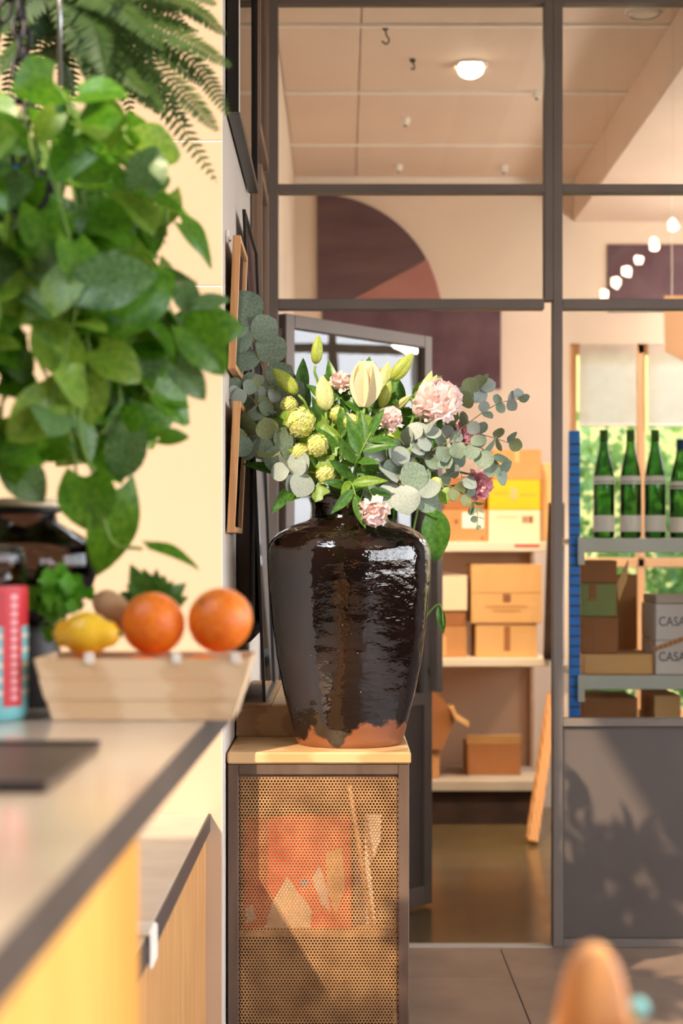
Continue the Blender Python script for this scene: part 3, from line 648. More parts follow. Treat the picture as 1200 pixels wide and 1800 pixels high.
def euc(path, size, n, kind, label, taper=0.5, start=0.45, facing=CAMV, jit=1.0, stem_r=0.0022):
    pts = [Vector(p) for p in path]; n0 = neck(0.045)
    line = spline([n0, VT*0.5 + pts[0]*0.5 + Vector((0, 0, 0.01))] + pts, 26)
    t = thing('eucalyptus_branch', label, 'eucalyptus', n0, 'eucalyptus branches in the vase')
    MB().tube(line, [stem_r*(1-0.6*i/26) for i in range(27)], 6).build('stem', M['euc_stem'], t, True)
    for i in range(n):
        u = start + (1-start)*i/max(1, n-1); k = min(25, int(u*26)); p = line[k]; d = (line[k+1]-line[k]).normalized()
        s = size/SV*(1-taper*(u-start)/(1-start+1e-6))*rnd(0.85, 1.15)
        side = d.cross(facing).normalized()
        for sg in (-1, 1):
            if i == n-1 and sg == 1: dd = d
            else: dd = (side*sg*rnd(0.7, 1.2) + d*rnd(0.2, 0.7) + rv3(0.35))
            nn = facing.normalized() + rv3(jit)
            inst('leaf', random.choice(kind), orient(p, dd, nn, s*2), t)
    return t
E, E2, EB = [L_EUC[0]], [L_EUC[1]], [L_EUC[2]]
euc([B(508, 800, .02), B(480, 700, .03), B(452, 620, .03), B(436, 556, .04)], 31, 6, E, 'eucalyptus branch with large leaves rising highest beside the wall frames', 0.05, 0.48, jit=0.45)
euc([B(500, 790, -.05), B(455, 715, -.06), B(416, 678, -.06)], 17, 6, E + EB, 'eucalyptus twig with small grey leaves reaching furthest toward the frames', 0.3, 0.5)
euc([B(510, 810, -.08), B(470, 770, -.1), B(428, 768, -.1)], 25, 5, E2 + E, 'eucalyptus branch with sunlit tan leaves just over the vase shoulder', 0.2, 0.5)
euc([B(520, 790, -.02), B(485, 720, -.04), B(455, 668, -.03)], 17, 7, EB + E2, 'slender eucalyptus twig crossing below the pale tilted lily bud', 0.3, 0.45)
euc([B(545, 830, -.12), B(522, 838, -.13), B(505, 822, -.13)], 21, 3, EB, 'short silver eucalyptus tip low over the vase neck', 0.2, 0.6)
euc([B(700, 830, -.05), B(800, 760, -.06), B(870, 712, -.05), B(921, 700, -.05)], 15, 8, E + EB, 'long eucalyptus branch sweeping outward to the farthest single leaf', 0.35, 0.42)
euc([B(720, 820, -.02), B(800, 760, -.02), B(850, 765, -.02), B(905, 782, -.02)], 12, 6, E + E2, 'thin eucalyptus twig ending before the cardboard boxes', 0.1, 0.5)
euc([B(710, 800, .04), B(780, 720, .04), B(825, 690, .04), B(848, 680, .04)], 19, 6, E2 + EB, 'olive eucalyptus branch rising above the large blush peony', 0.2, 0.5)
euc([B(715, 830, -.1), B(780, 780, -.12), B(850, 790, -.12), B(880, 836, -.11)], 17, 7, E, 'bushy eucalyptus branch bending down over the yellow box', 0.1, 0.5)
euc([B(700, 860, -.08), B(770, 850, -.1), B(822, 872, -.1), B(838, 900, -.1), B(838, 932, -.1)], 17, 8, E + E2, 'eucalyptus branch trailing down to tiny buds below the flowers', 0.75, 0.45)
euc([B(665, 850, -.14), B(700, 850, -.17), B(738, 872, -.17)], 26, 4, EB + E, 'broad-leaved silver eucalyptus hanging over the vase shoulder', 0.1, 0.5, jit=0.5)
euc([B(690, 810, -.1), B(720, 775, -.13), B(752, 762, -.13)], 17, 6, EB, 'silver eucalyptus cluster in front of the large blush peony', 0.2, 0.5)
euc([B(660, 830, -.14), B(672, 812, -.16), B(690, 806, -.16)], 22, 2, EB, 'short eucalyptus tip with two pale leaves at the bouquet centre', 0.1, 0.7)
euc([B(700, 840, -.08), B(760, 800, -.1), B(800, 815, -.1), B(815, 850, -.1)], 16, 6, EB + E, 'eucalyptus branch filling the gap above the lowest pink peony', 0.2, 0.45)

def bud_mesh(name, m):
    mb = MB(); prof = [(0.02, 0), (0.09, 0.05), (0.15, 0.18), (0.175, 0.36), (0.165, 0.55), (0.125, 0.75), (0.06, 0.91), (0.008, 1.0)]
    mb.lathe((0, 0, 0), prof, 36, lambda t, z: 1 + 0.07*math.cos(3*t) - 0.16*max(0, math.cos(3*t+math.pi))**8 - 0.05*max(0, math.cos(3*t))**12)
    mb.v = [Vector((v.x, v.z, v.y)) for v in mb.v]; mb.f = [tuple(reversed(f)) for f in mb.f]
    return mb.mesh(name, smooth=True, m=m)
BUD = bud_mesh('lily_bud', M['lily_green']); BUD_PALE = bud_mesh('lily_bud_pale', M['lily'])
def lily(base, tip, label, me, d, leaves=1, fat=1.0):
    p = B(*base, d); q = B(*tip, d); ax = q-p; L = ax.length; n0 = neck(0.04)
    t = thing('lily_bud', label, 'lily', n0, 'lily buds in the vase')
    line = stem_to(p - ax.normalized()*0.004, n0); line[-2] = p - ax*0.3
    MB().tube(line, 0.0033, 7).build('stem', M['stem'], t, True)
    inst('bud', me, orient(p, ax, CAMV, L*1.06, 1.04*fat), t)
    for i in range(leaves):
        k = rnd(0.55, 0.85); b0 = line[int(k*(len(line)-1))]
        inst('leaf', random.choice(L_LAN), orient(b0, ax.normalized()*0.6 + Vector((rnd(-1, 1), rnd(-0.6, 0.1), rnd(-0.1, 0.5))), CAMV + rv3(0.5), rnd(0.09, 0.13)), t)
    return t
lily((554, 640), (559, 592), 'narrow upright green lily bud standing highest', BUD, 0.0, 2, 1.15)
lily((522, 692), (481, 650), 'green lily bud leaning toward the wall frames', BUD, -.05, 1, 1.25)
lily((572, 722), (566, 664), 'plump pale lily bud beneath the highest bud', BUD_PALE, -.08, 1, 1.5)
lily((688, 668), (724, 623), 'green lily bud tilted toward the purple panel', BUD, -.02, 2, 1.2)
lily((670, 706), (681, 640), 'pale lily bud behind the opening white lily', BUD_PALE, 0.02, 1, 1.2)
lily((668, 716), (685, 672), 'small green lily bud below the tilted green one', BUD, -.05, 1, 1.2)
lily((728, 730), (757, 656), 'long cream lily bud beside the large blush peony', BUD_PALE, -.02, 2, 0.8)
lily((738, 720), (766, 662), 'second cream lily bud half hidden by the large peony', BUD_PALE, 0.03, 1, 0.9)
lily((690, 722), (720, 696), 'short yellowish lily bud low beside the lone centre peony', BUD_PALE, -.01, 1, 1.0)
# opening white lily: six separate tepals
p = B(640, 716, -.08); q = B(645, 640, -.08); ax = (q-p); n0 = neck(0.03)
t = thing('white_lily', 'large opening cream-white lily at the middle of the bouquet', 'lily', n0)
MB().tube(stem_to(p, n0), 0.004, 8).build('stem', M['stem'], t, True)
L_TEP = leaf_mesh('tepal', M['lily_white'], lambda t: 0.235*math.sin(math.pi*min(1, t*0.86+0.06))**0.7, 10, 5, curl=0.06, fold=-0.45)
Fq = ax.normalized().to_track_quat('Y', 'Z').to_matrix()
for i in range(6):
    a = i*math.pi/3 + 0.3; rad = Fq @ Vector((math.cos(a), 0, math.sin(a)))
    inst('petal', L_TEP, orient(p + rad*0.005, ax.normalized() + rad*(0.20 if i % 2 else 0.15), rad, ax.length*rnd(0.97, 1.06), 1.6), t)
for dx, tx, ty, s in ((-8, 648, 622, .16), (10, 600, 690, .10)):
    inst('leaf', L_LAN[0], orient(B(640+dx, 735, -.05), B(tx, ty, -.04)-B(640+dx, 735, -.05), CAMV+rv3(.3), s), t)

L_PET = [leaf_mesh('petal', M[k], lambda t: 0.46*math.sin(math.pi*min(1, t*0.80+0.04))**0.6, 7, 5, curl=-0.42, fold=0.5, wavy=w) for k in ('peony', 'peony_pink') for w in (0.05, 0.09)]
L_SEP = leaf_mesh('sepal', M['dleaf'], lambda t: 0.3*math.sin(math.pi*t**0.8), 5, 2, curl=-0.25)
def peony(x, y, r, d, label, pink=False, axis=(0.05, -0.55, 0.85), n=46, tight=1.0):
    c = B(x, y, d); Rr = r/SV; ax = Vector(axis).normalized(); n0 = neck(0.045)
    t = thing('peony', label, 'peony', n0, 'peonies in the vase')
    MB().tube(stem_to(c-ax*Rr*0.8, n0), 0.0032, 7).build('stem', M['stem'], t, True)
    Q = ax.to_track_quat('Z', 'Y').to_matrix(); ms = L_PET[2:] if pink else L_PET[:2]
    MB().ball(c, Rr*0.62, 12, 8).build('heart', ms[0].materials[0], t, True)
    for i in range(n):                                   # ruffled inner petals stand out of a dense ball
        z = 1-1.45*(i+0.5)/n; az = i*2.39996; q = math.sqrt(max(0, 1-z*z)); v = Q @ Vector((q*math.cos(az), q*math.sin(az), z))
        inst('petal', random.choice(ms), orient(c + v*Rr*rnd(0.30, 0.42), v + ax*0.25 + rv3(0.22), -v.cross(rv3(1)) + rv3(0.2), Rr*rnd(0.56, 0.70), rnd(0.85, 1.15)), t)
    for i in range(11):                                  # broad guard petals around the ball
        az = i*2*math.pi/11 + (0.3 if i % 2 else 0); out = Q @ Vector((math.cos(az), math.sin(az), 0))
        inst('petal', random.choice(ms), orient(c - ax*Rr*0.72 + out*Rr*0.22, ax*rnd(0.55, 0.8) + out*rnd(0.6, 0.85), -out + ax*0.5 + rv3(0.1), Rr*rnd(1.15, 1.35), rnd(0.9, 1.1)), t)
    for i in range(4):
        az = i*1.57; out = Q @ Vector((math.cos(az), math.sin(az), 0))
        inst('sepal', L_SEP, orient(c-ax*Rr*0.85, out+ax*0.5, -out+ax, Rr*0.9), t)
    return t
peony(598, 674, 20, -.03, 'small blush peony bud between the two pale lilies')
peony(684, 740, 23, -.16, 'round blush peony alone at the centre above the dark leaves', axis=(0.05, -0.8, 0.55))
peony(770, 712, 42, -.06, 'large open blush peony, biggest flower of the bouquet', axis=(-.1, -0.75, 0.6), n=80)
peony(656, 899, 26, -.20, 'pale pink peony drooping over the vase neck', axis=(0.1, -0.75, -0.5))
peony(838, 852, 27, -.04, 'pink peony lowest at the outer edge beside the yellow box', True, axis=(0.35, -0.6, -0.1))
peony(818, 765, 26, -.02, 'pink peony partly hidden behind the eucalyptus', True, axis=(0.3, -0.7, 0.4))
peony(668, 664, 16, 0.03, 'small blush peony peeking out behind the white lily')

def floret_mesh():
    mb = MB(); n = 5
    for i in range(n):
        a = 2*math.pi*i/n; b2 = a+0.55; c2 = a-0.55
        mb.add([(0, 0, 0), (0.6*math.cos(c2), 0.6*math.sin(c2), 0.12), (1.0*math.cos(a), 1.0*math.sin(a), 0.05), (0.6*math.cos(b2), 0.6*math.sin(b2), 0.12)], [(0, 1, 2, 3)])
    return mb
FLO = floret_mesh()
def viburnum(x, y, r, d, label, leaves=2, n=150):
    c = B(x, y, d); Rr = r/SV; n0 = neck(0.045)
    t = thing('viburnum', label, 'viburnum', n0, 'lime viburnum clusters in the vase')
    ax = Vector((rnd(-.3, .3), -0.7, rnd(0.3, 0.8))).normalized()
    MB().tube(stem_to(c-ax*Rr*0.5, n0), 0.0022, 6).build('stem', M['stem'], t, True)
    MB().ball(c, Rr*0.80, 12, 8).build('core', M['vib'], t, True)
    mb = MB()
    for i in range(n):
        z = 1-2*(i+0.5)/n; az = i*2.39996; v = Vector((math.cos(az)*math.sqrt(1-z*z), math.sin(az)*math.sqrt(1-z*z), z))
        Mx = orient(c + v*Rr*rnd(0.8, 1.0), v.cross(Vector((0.3, 0.2, 0.9))) + rv3(0.2), v + rv3(0.3), Rr*rnd(0.17, 0.22))
        mb.add([Mx @ w for w in FLO.v], FLO.f)
    o = mb.build('florets', M['vib'], t); o['kind'] = 'stuff'
    for i in range(leaves):
        a = rnd(0, 6.28); dd = Vector((math.cos(a), rnd(-.6, .1), math.sin(a)))
        inst('leaf', L_LOB, orient(c - ax*Rr*0.8 + dd*Rr*0.3, dd, CAMV + rv3(0.5), rnd(0.045, 0.065)), t)
viburnum(528, 742, 26, -.12, 'largest lime viburnum ball nearest the eucalyptus', n=220)
viburnum(507, 712, 16, -.06, 'small lime viburnum ball above the largest one')
viburnum(592, 728, 15, -.07, 'lime viburnum ball below the small blush peony bud')
viburnum(617, 741, 14, -.12, 'lime viburnum ball below the white lily stem')
viburnum(558, 783, 20, -.14, 'lime viburnum ball under the largest one, nearest the camera', n=170)
viburnum(528, 795, 17, -.10, 'lime viburnum ball tucked above the silver eucalyptus tip')
viburnum(573, 833, 18, -.13, 'lime viburnum ball hanging just above the vase neck')
viburnum(648, 822, 15, -.10, 'greenish viburnum ball beside the two pale eucalyptus leaves', 1)
viburnum(682, 775, 14, -.06, 'viburnum ball under the lone centre peony', 1)
viburnum(765, 850, 12, -.14, 'small green viburnum ball low among the trailing eucalyptus', 1)
viburnum(722, 815, 12, -.09, 'small green viburnum ball among silver eucalyptus', 1)
viburnum(623, 790, 12, -.05, 'small viburnum ball behind the dark lance leaves', 1)

def sprig(path, n, size, label, kinds=None, r=0.002, start=0.35):
    line = spline([neck(0.04)] + [Vector(p) for p in path], 18); t = thing('leaf_sprig', label, 'leafy sprig', line[0], 'green leaf sprigs in the vase')
    MB().tube(line, r, 6).build('stem', M['stem'], t, True)
    for i in range(n):
        u = start + (1-start)*i/max(1, n-1); k = min(17, int(u*18)); p = line[k]; d = (line[k+1]-line[k]).normalized()
        side = d.cross(CAMV).normalized() * (1 if i % 2 else -1)
        dd = d if i == n-1 else side*rnd(.5, 1) + d*rnd(0.3, 0.9) + rv3(.25)
        inst('leaf', random.choice(kinds or L_LAN), orient(p, dd, CAMV + rv3(0.55), size/SV*rnd(0.8, 1.2)), t)
sprig([B(620, 840, -.12), B(632, 800, -.19), B(652, 760, -.2)], 9, 62, 'dark lance-leaved sprig in front of the lone centre peony', L_LAN[:2])
sprig([B(610, 855, -.14), B(618, 850, -.19), B(625, 872, -.2)], 5, 52, 'drooping lance-leaved sprig over the vase neck', L_LAN)
sprig([B(640, 860, -.12), B(645, 858, -.18), B(655, 872, -.19)], 4, 48, 'short leafy sprig above the drooping pale peony', L_LAN)
sprig([B(560, 840, -.05), B(540, 800, -.08), B(520, 770, -.06)], 8, 60, 'leafy sprig under the largest viburnum ball', L_LAN)
sprig([B(540, 860, -.08), B(500, 850, -.1), B(478, 815, -.08)], 6, 62, 'shaded leafy sprig spreading over the vase shoulder', L_LAN[:2])
sprig([B(700, 850, -.05), B(740, 820, -.07), B(770, 800, -.05)], 8, 62, 'leafy sprig beneath the large blush peony', L_LAN)
sprig([B(600, 800, 0), B(590, 740, -.02), B(585, 690, -.02)], 9, 64, 'leafy sprig rising behind the small blush peony bud', L_LAN)
sprig([B(640, 790, 0.02), B(690, 730, .02), B(730, 690, .02)], 9, 66, 'leafy sprig rising behind the tilted lily buds', L_LAN)
sprig([B(580, 820, 0.08), B(540, 740, .10), B(520, 690, .10)], 9, 70, 'dark leafy sprig at the back beside the tall eucalyptus', L_LAN[:2])
sprig([B(660, 830, 0.1), B(720, 770, .12), B(760, 730, .12)], 9, 70, 'dark leafy sprig at the back behind the large peony', L_LAN[:2])
sprig([B(610, 800, 0.06), B(612, 740, .08), B(620, 690, .08)], 9, 70, 'dark leafy sprig at the back behind the white lily', L_LAN[:2])
sprig([B(590, 830, -.10), B(600, 800, -.13), B(600, 765, -.12)], 8, 56, 'leafy sprig between the two lower viburnum balls', L_LAN)
sprig([B(670, 850, -.10), B(700, 830, -.13), B(720, 800, -.12)], 8, 56, 'leafy sprig behind the broad silver eucalyptus', L_LAN)

# ------------------------------------------------------------------ pictures on the side wall
def framed(name, label, x0, thick, d0, d1, z0, z1, fw, mf, mi, lean=0.0, cat='picture', glassy=True, rim=None):
    """a picture on the side wall facing +X; x0 is the plane of its back at the bottom, lean shifts the top toward the wall"""
    t = thing(name, label, cat, (x0, d0, z0))
    h = z1-z0
    def sh(mb):
        for v in mb.v: v.x -= lean*(v.z-z0)/h
        return mb
    for a, b2 in ((d0, d0+fw), (d1-fw, d1)): sh(MB().box((x0, a, z0), (x0+thick, b2, z1), 0.001)).build('frame_side', mf, t)
    for a, b2 in ((z0, z0+fw), (z1-fw, z1)): sh(MB().box((x0, d0+fw, a), (x0+thick, d1-fw, b2), 0.001)).build('frame_rail', mf, t)
    if rim: sh(MB().box((x0+thick-0.001, d0-0.0005, z0), (x0+thick+0.002, d0+0.002, z1))).build('rim', rim, t)
    sh(MB().box((x0+0.002, d0+fw, z0+fw), (x0+thick*0.45, d1-fw, z1-fw))).build('picture', mi, t)
    if glassy: sh(MB().box((x0+thick*0.6, d0+fw, z0+fw), (x0+thick*0.6+0.002, d1-fw, z1-fw))).build('pane', M['glass'], t)
    return t
framed('framed_photograph', 'large black-framed photograph highest on the side wall', WX+0.004, 0.028, 3.99, 4.90, 2.315, 3.25, 0.02, M['black'], M['print'], rim=M['mat_board'], lean=0.0)
framed('framed_photograph', 'brown-framed print hung high beside the glass partition', WX+0.004, 0.030, 5.00, 5.55, 2.52, 3.2, 0.03, M['frame_dark'], M['print'])
c1 = framed('beech_frame', 'upper of two small beech frames near the wall corner', WX+0.006, 0.018, 3.985, 4.29, 1.722, 2.03, 0.013, M['frame_wood'], M['darkbrown'], lean=-0.012)
framed('beech_frame', 'lower of two small beech frames near the wall corner', WX+0.004, 0.018, 3.985, 4.29, 1.345, 1.648, 0.013, M['frame_wood'], M['darkbrown'], lean=-0.014)
hk = thing('picture_hook', 'white picture hook above the upper beech frame', 'hook', (WX, 3.99, 2.02))
MB().box((WX+0.0005, 3.995, 2.015), (WX+0.008, 4.010, 2.045), 0.002).build('plate', M['lampwhite'], hk)
MB().tube(spline([(WX+0.006, 4.0, 2.025), (WX+0.010, 4.0, 2.018), (WX+0.012, 4.0, 2.022)], 8), 0.0015, 6).build('wire', M['chrome'], hk, True)
framed('dark_framed_board', 'deep dark brown board hung low behind the leaning mirror', WX+0.002, 0.034, 4.40, 5.05, 1.07, 1.55, 0.03, M['darkbrown'], M['darkbrown'], glassy=False)
framed('leaning_mirror', 'tall thin dark-edged mirror leaning from the ledge onto the wall', -0.200, 0.009, 4.39, 5.02, lz+0.001, 2.17, 0.006, M['black'], M['mirror'], lean=0.052, cat='mirror', glassy=False)
framed('framed_photograph', 'tall brown-framed picture lower beside the glass partition', WX+0.004, 0.030, 5.08, 5.56, 1.40, 2.44, 0.035, M['frame_dark'], M['print'])

# ------------------------------------------------------------------ storeroom shelving and cartons
DS = 8.22; SS = F/DS
def S(x, y, D=DS): return P(x, y, D)
shx0, shx1 = -0.15, (961-CX)/SS
su = thing('storeroom_shelf_unit', 'off-white shelf unit of three boards against the storeroom back wall', 'shelf unit', (shx0, DS, 0))
shelf_tops = {}
for (yt, yb, mm, k) in ((952, 970, 'shelf_white', 'a'), (1157, 1172, 'shelf_white', 'b'), (1372, 1391, 'shelf_grey', 'c')):
    z1, z0 = S(0, yt).z, S(0, yb).z; MB().box((shx0, DS, z0), (shx1 + (0.02 if k == 'b' else 0), DB-0.01, z1), 0.004).build('shelf', M[mm], su); shelf_tops[k] = z1
for x in (shx0, shx1-0.02): MB().box((x, DB-0.05, 0), (x+0.02, DB-0.012, 1.32), 0.002).build('upright', M['shelf_back'], su)
MB().box((shx0, DB-0.012, 0.18), (shx1, DB-0.004, 1.3)).build('back_panel', M['shelf_back'], su)
MB().box((shx0, DS+0.03, 0), (shx1-0.05, DS+0.05, S(0, 1391).z)).build('shade_strip', M['matte_dark'], su)  # dark strip standing in for the shade under the bottom board
def carton(name, label, x0, x1, y0, base, D, depth, m, tape=None, deco=(), group=None, y1=None):
    a = P(x0, y0, D); c = P(x1, y0, D); zb = base
    t = thing(name, label, 'box', ((a.x+c.x)/2, D, zb), group)
    MB().box((a.x, D, zb+0.0005), (c.x, D+depth, a.z), 0.003).build('body', m, t)
    w = c.x-a.x
    if tape: MB().box((a.x+w*0.46, D-0.0012, a.z-0.06), (a.x+w*0.54, D+depth*0.98, a.z+0.0012)).build('tape', tape, t)
    MB().box((a.x+0.004, D+depth*0.49, a.z), (c.x-0.004, D+depth*0.51, a.z+0.0012)).build('flap_seam', M['ink'], t)
    for (u0, u1, v0, v1, mm) in deco:   # printed patches, as fractions of the front face
        hgt = a.z-zb; MB().box((a.x+w*u0, D-0.0016, zb+hgt*v0), (a.x+w*u1, D, zb+hgt*v1)).build('print', mm, t)
    return t, a, c
sa, sb, sc_ = shelf_tops['a'], shelf_tops['b'], shelf_tops['c']
z1 = S(0, 897).z
t, a, c = carton('carton', 'cream carton on the top storeroom shelf below the yellow one', 858, 949, 897, sa, DS+0.06, 0.3, M['cream_card'], deco=((0.66, 0.7, 0.6, 0.82, M['ink']), (0.72, 0.76, 0.6, 0.82, M['ink']), (0.78, 0.86, 0.6, 0.82, M['ink']), (0.15, 0.55, 0.78, 0.81, M['kraft_light'])))
z2 = a.z
t, a, c = carton('carton', 'bright yellow carton in the stack on the top storeroom shelf', 858, 949, 844, z2+0.001, DS+0.06, 0.3, M['yellow'], deco=((0.42, 0.56, 0.35, 0.75, M['kraft_light']), (0.1, 0.35, 0.55, 0.58, M['kraft']), (0.62, 0.9, 0.5, 0.53, M['kraft'])))
z3 = a.z
carton('carton', 'brown carton on top of the yellow one', 866, 951, 790, z3+0.001, DS+0.07, 0.3, M['kraft'], tape=M['kraft_light'])
t, a, c = carton('carton', 'brown carton with white label beside the cream one', 776, 856, 896, sa, DS+0.05, 0.3, M['kraft'], deco=((0.45, 0.93, 0.42, 0.92, M['paper']), (0.28, 0.36, 0.55, 0.7, M['ink']), (0.86, 0.92, 0.06, 0.16, M['ink'])))
carton('carton', 'brown carton stacked behind the bouquet on the top shelf', 780, 852, 838, a.z+0.001, DS+0.07, 0.28, M['kraft_dark'], tape=M['kraft'])
MB().box((S(904, 0, DS).x, DS-0.0012, S(0, 962).z), (S(948, 0, DS).x, DS, S(0, 957).z)).build('shelf_label', M['ink_red'], su)
carton('carton', 'tall brown carton standing at the end of the top shelf', 951, 968, 815, sa, DS+0.22, 0.2, M['kraft_light'])
t, a, c = carton('carton', 'light kraft carton at the bottom of the middle-shelf stack', 836, 944, 1096, sb, DS+0.05, 0.32, M['kraft_light'], deco=((0.46, 0.56, 0.2, 0.92, M['kraft_dark']),))
t, a, c = carton('carton', 'large light kraft carton with a dark emblem on the middle shelf', 828, 952, 992, a.z+0.001, DS+0.04, 0.34, M['kraft_light'], deco=((0.45, 0.56, 0.36, 0.5, M['ink']), (0.2, 0.8, 0.27, 0.30, M['kraft']), (0.3, 0.7, 0.2, 0.23, M['kraft']), (0.0, 1.0, 0.52, 0.53, M['kraft'])))
t, a, c = carton('carton', 'open-fronted kraft carton low behind the vase', 748, 820, 1102, sb, DS+0.05, 0.3, M['kraft'], deco=((0.02, 0.5, 0.05, 0.7, M['kraft_light']),))
t, a, c = carton('carton', 'flat brown carton under the white box', 748, 818, 1074, a.z+0.001, DS+0.06, 0.28, M['kraft_dark'])
t, a, c = carton('carton', 'white box beside the tall kraft stack', 748, 821, 1012, a.z+0.001, DS+0.05, 0.3, M['cream_card'])
pap = MB().obox(Matrix.Translation(Vector((S(795, 0).x, DS+0.15, a.z+0.008))) @ Matrix.Rotation(R(7), 4, 'Y') @ Matrix.Rotation(R(5), 4, 'Z'), (-0.08, -0.1, -0.001), (0.08, 0.1, 0.001))
solo('paper_sheet', pap, M['paper'], 'loose white paper on top of the white box', 'paper')
t, a, c = carton('carton', 'shallow open brown carton alone on the bottom shelf', 820, 915, 1308, sc_, DS+0.2, 0.25, M['kraft_dark'])
MB().obox(Matrix.Translation((a.x, DS+0.2, a.z)) @ Matrix.Rotation(R(25), 4, 'X'), (0, -0.001, 0), (c.x-a.x, 0.002, 0.05)).build('flap', M['kraft_light'], t)
carton('carton', 'small brown carton at the door side of the bottom shelf', 735, 772, 1322, sc_, DS+0.08, 0.2, M['kraft'])
q = [S(x, y, DS+0.06) for x, y in ((735, 1214), (765, 1216), (798, 1252), (800, 1262), (778, 1318), (735, 1320))]
t = thing('crumpled_carton', 'crumpled dark brown carton sagging on the bottom shelf behind the door', 'box', (q[0].x, DS+0.06, S(0, 1322).z))
MB().prism([(p.x, p.z) for p in q], DS+0.06, DS+0.3).build('body', M['kraft_dark'], t)
fa, fb = S(790, 1243, DS+0.05), S(824, 1273, DS+0.05)
MB().prism([(fa.x, fa.z), (fa.x+0.02, fa.z+0.004), (fa.x+0.035, fa.z-0.04), (fb.x, fb.z+0.006), (fb.x-0.004, fb.z-0.012), (fa.x+0.025, fa.z-0.055)], DS+0.02, DS+0.2).build('flap', M['kraft_light'], t)
# dark wavy sheet at the end of the shelf, two planks in front
m = MB(); nn = 16; vs = []; fs = []
for i in range(nn+1):
    for j in range(11):
        u = i/nn; w = j/10; a = S(962-8*w, 884+275*w, DS-0.02); b2 = S(990, 884+275*w, DS-0.02)
        vs.append((a.x+(b2.x-a.x)*u, DS-0.04+0.02*math.sin(u*14+w), a.z))
for i in range(nn):
    for j in range(10): k = i*11+j; fs.append((k, k+11, k+12, k+1))
o = solo('dark_sheet', m.add(vs, fs), M['matte_dark'], 'dark brown wavy sheet at the end of the shelves', 'cloth', smooth=True)
o.modifiers.new('thickness', 'SOLIDIFY').thickness = 0.006
for (xb, xt, D0, D1, lab, w) in ((936, 967, 7.66, 8.18, 'wider pine plank leaning on the shelf unit', 0.045), (927, 957, 7.76, 8.19, 'narrow dark-edged plank leaning behind the wider one', 0.018)):
    a = P(xb, 0, D0); a.z = 0.0; b2 = P(xt, 1272, D1); ax = (b2-a); L = ax.length
    Mx = orient(a + Vector((0, 0, 0.012)), ax, Vector((0, -1, 0.2)), 1.0)
    solo('leaning_plank', MB().obox(Mx, (-w/2, 0, -0.012), (w/2, L*1.25, 0.012), 0.002), M['plank_wood'], lab, 'plank', 'planks leaning on the shelves')

# ------------------------------------------------------------------ blue rack with bottles behind the partition
DR = 6.25; SR = F/DR
def Rk(x, y, d=0.0): return P(x, y, DR+d)
rk = thing('storage_rack', 'blue slotted rack with pale grey beams behind the partition glass', 'rack', (Rk(1010, 0).x, DR, 0))
rz_top = Rk(0, 757).z
mat_slots = M['slot']
def rack_post(x, d, zt_):
    po = MB().box((x-0.019, DR+d, 0), (x+0.019, DR+d+0.035, zt_), 0.002).build('post', M['blue'], rk)
    m = MB()
    n = int(zt_/0.0365)
    for i in range(n): m.box((x-0.019, DR+d-0.0008, i*0.0365+0.006), (x+0.019, DR+d+0.001, i*0.0365+0.014))
    m.build('slots', mat_slots, po)
xr0 = Rk(1010, 0).x; xr1 = xr0 + 1.35
rack_post(xr0, 0, rz_top); rack_post(xr1, 0, rz_top); rack_post(Rk(1142, 0, .55).x, .55, 0.7); rack_post(xr0+0.01, .55, 1.3)
bz = []
for yt, yb in ((946, 971), (1187, 1211), (1440, 1464)):
    z1, z0 = Rk(0, yt).z, Rk(0, yb).z; bz.append(z1)
    MB().box((xr0+0.012, DR-0.022, z0), (xr1, DR-0.0005, z1), 0.002).build('beam', M['beam_grey'], rk)
    MB().box((xr0+0.008, DR-0.026, z0-0.045), (xr0+0.032, DR-0.0225, z1+0.002), 0.001).build('beam_bracket', M['beam_grey'], rk)
    MB().box((xr0+0.02, DR+0.036, z1-0.02), (xr1, DR+0.55, z1-0.0005), 0.001).build('deck', M['shelf_grey'], rk)
    MB().box((xr0+0.02, DR+0.0005, z1-0.012), (xr1, DR+0.036, z1-0.0005)).build('deck_lip', M['shelf_grey'], rk)
def bottle(x, d, label, group, h=0.396, r=0.0385, foil=None, lab2=True):
    c = Rk(x, 0, d); c.z = bz[0]+0.0005
    t = thing('wine_bottle', label, 'bottle', c, group)
    MB().lathe(c, [(r*0.8, 0), (r, 0.006), (r, h*0.52), (r*0.97, h*0.58), (r*0.75, h*0.70), (r*0.45, h*0.82), (0.0145, h*0.9), (0.0135, h*0.985), (0.015, h*0.99), (0.015, h), (0.010, h)], 24).build('glass', M['bottle'], t, True)
    MB().lathe(c, [(r+0.0006, h*0.06), (r+0.0008, h*0.075), (r+0.0008, h*0.20), (r+0.0006, h*0.212)], 24, caps=False).build('label', M['paper'], t, True)
    if lab2: MB().lathe(c, [(r*0.99+0.0006, h*0.50), (r*0.955+0.001, h*0.575)], 24, caps=False).build('neck_label', M['paper'], t, True)
    MB().lathe(c, [(0.0155, h*0.9), (0.0150, h*0.985), (0.016, h*0.99), (0.016, h+0.001)], 16).build('capsule', foil or M['dleaf'], t, True)
    return t
bottle(1061, 0.10, 'tall green wine bottle nearest the blue rack post', 'green bottles on the rack')
bottle(1108, 0.10, 'tall green wine bottle in the middle of the three', 'green bottles on the rack')
bottle(1151, 0.10, 'tall green wine bottle third from the blue rack post', 'green bottles on the rack')
bottle(1196, 0.08, 'green bottle with blue capsule at the picture edge', 'green bottles on the rack', h=0.36, r=0.04, foil=M['bottle_blue'])
def rcarton(*a, **k): return carton(*a, **k)
t, a, c = carton('carton', 'kraft tray lying on the lower rack shelf', 1026, 1149, 1150, bz[1], DR+0.05, 0.34, M['kraft_light'])
zt2 = a.z
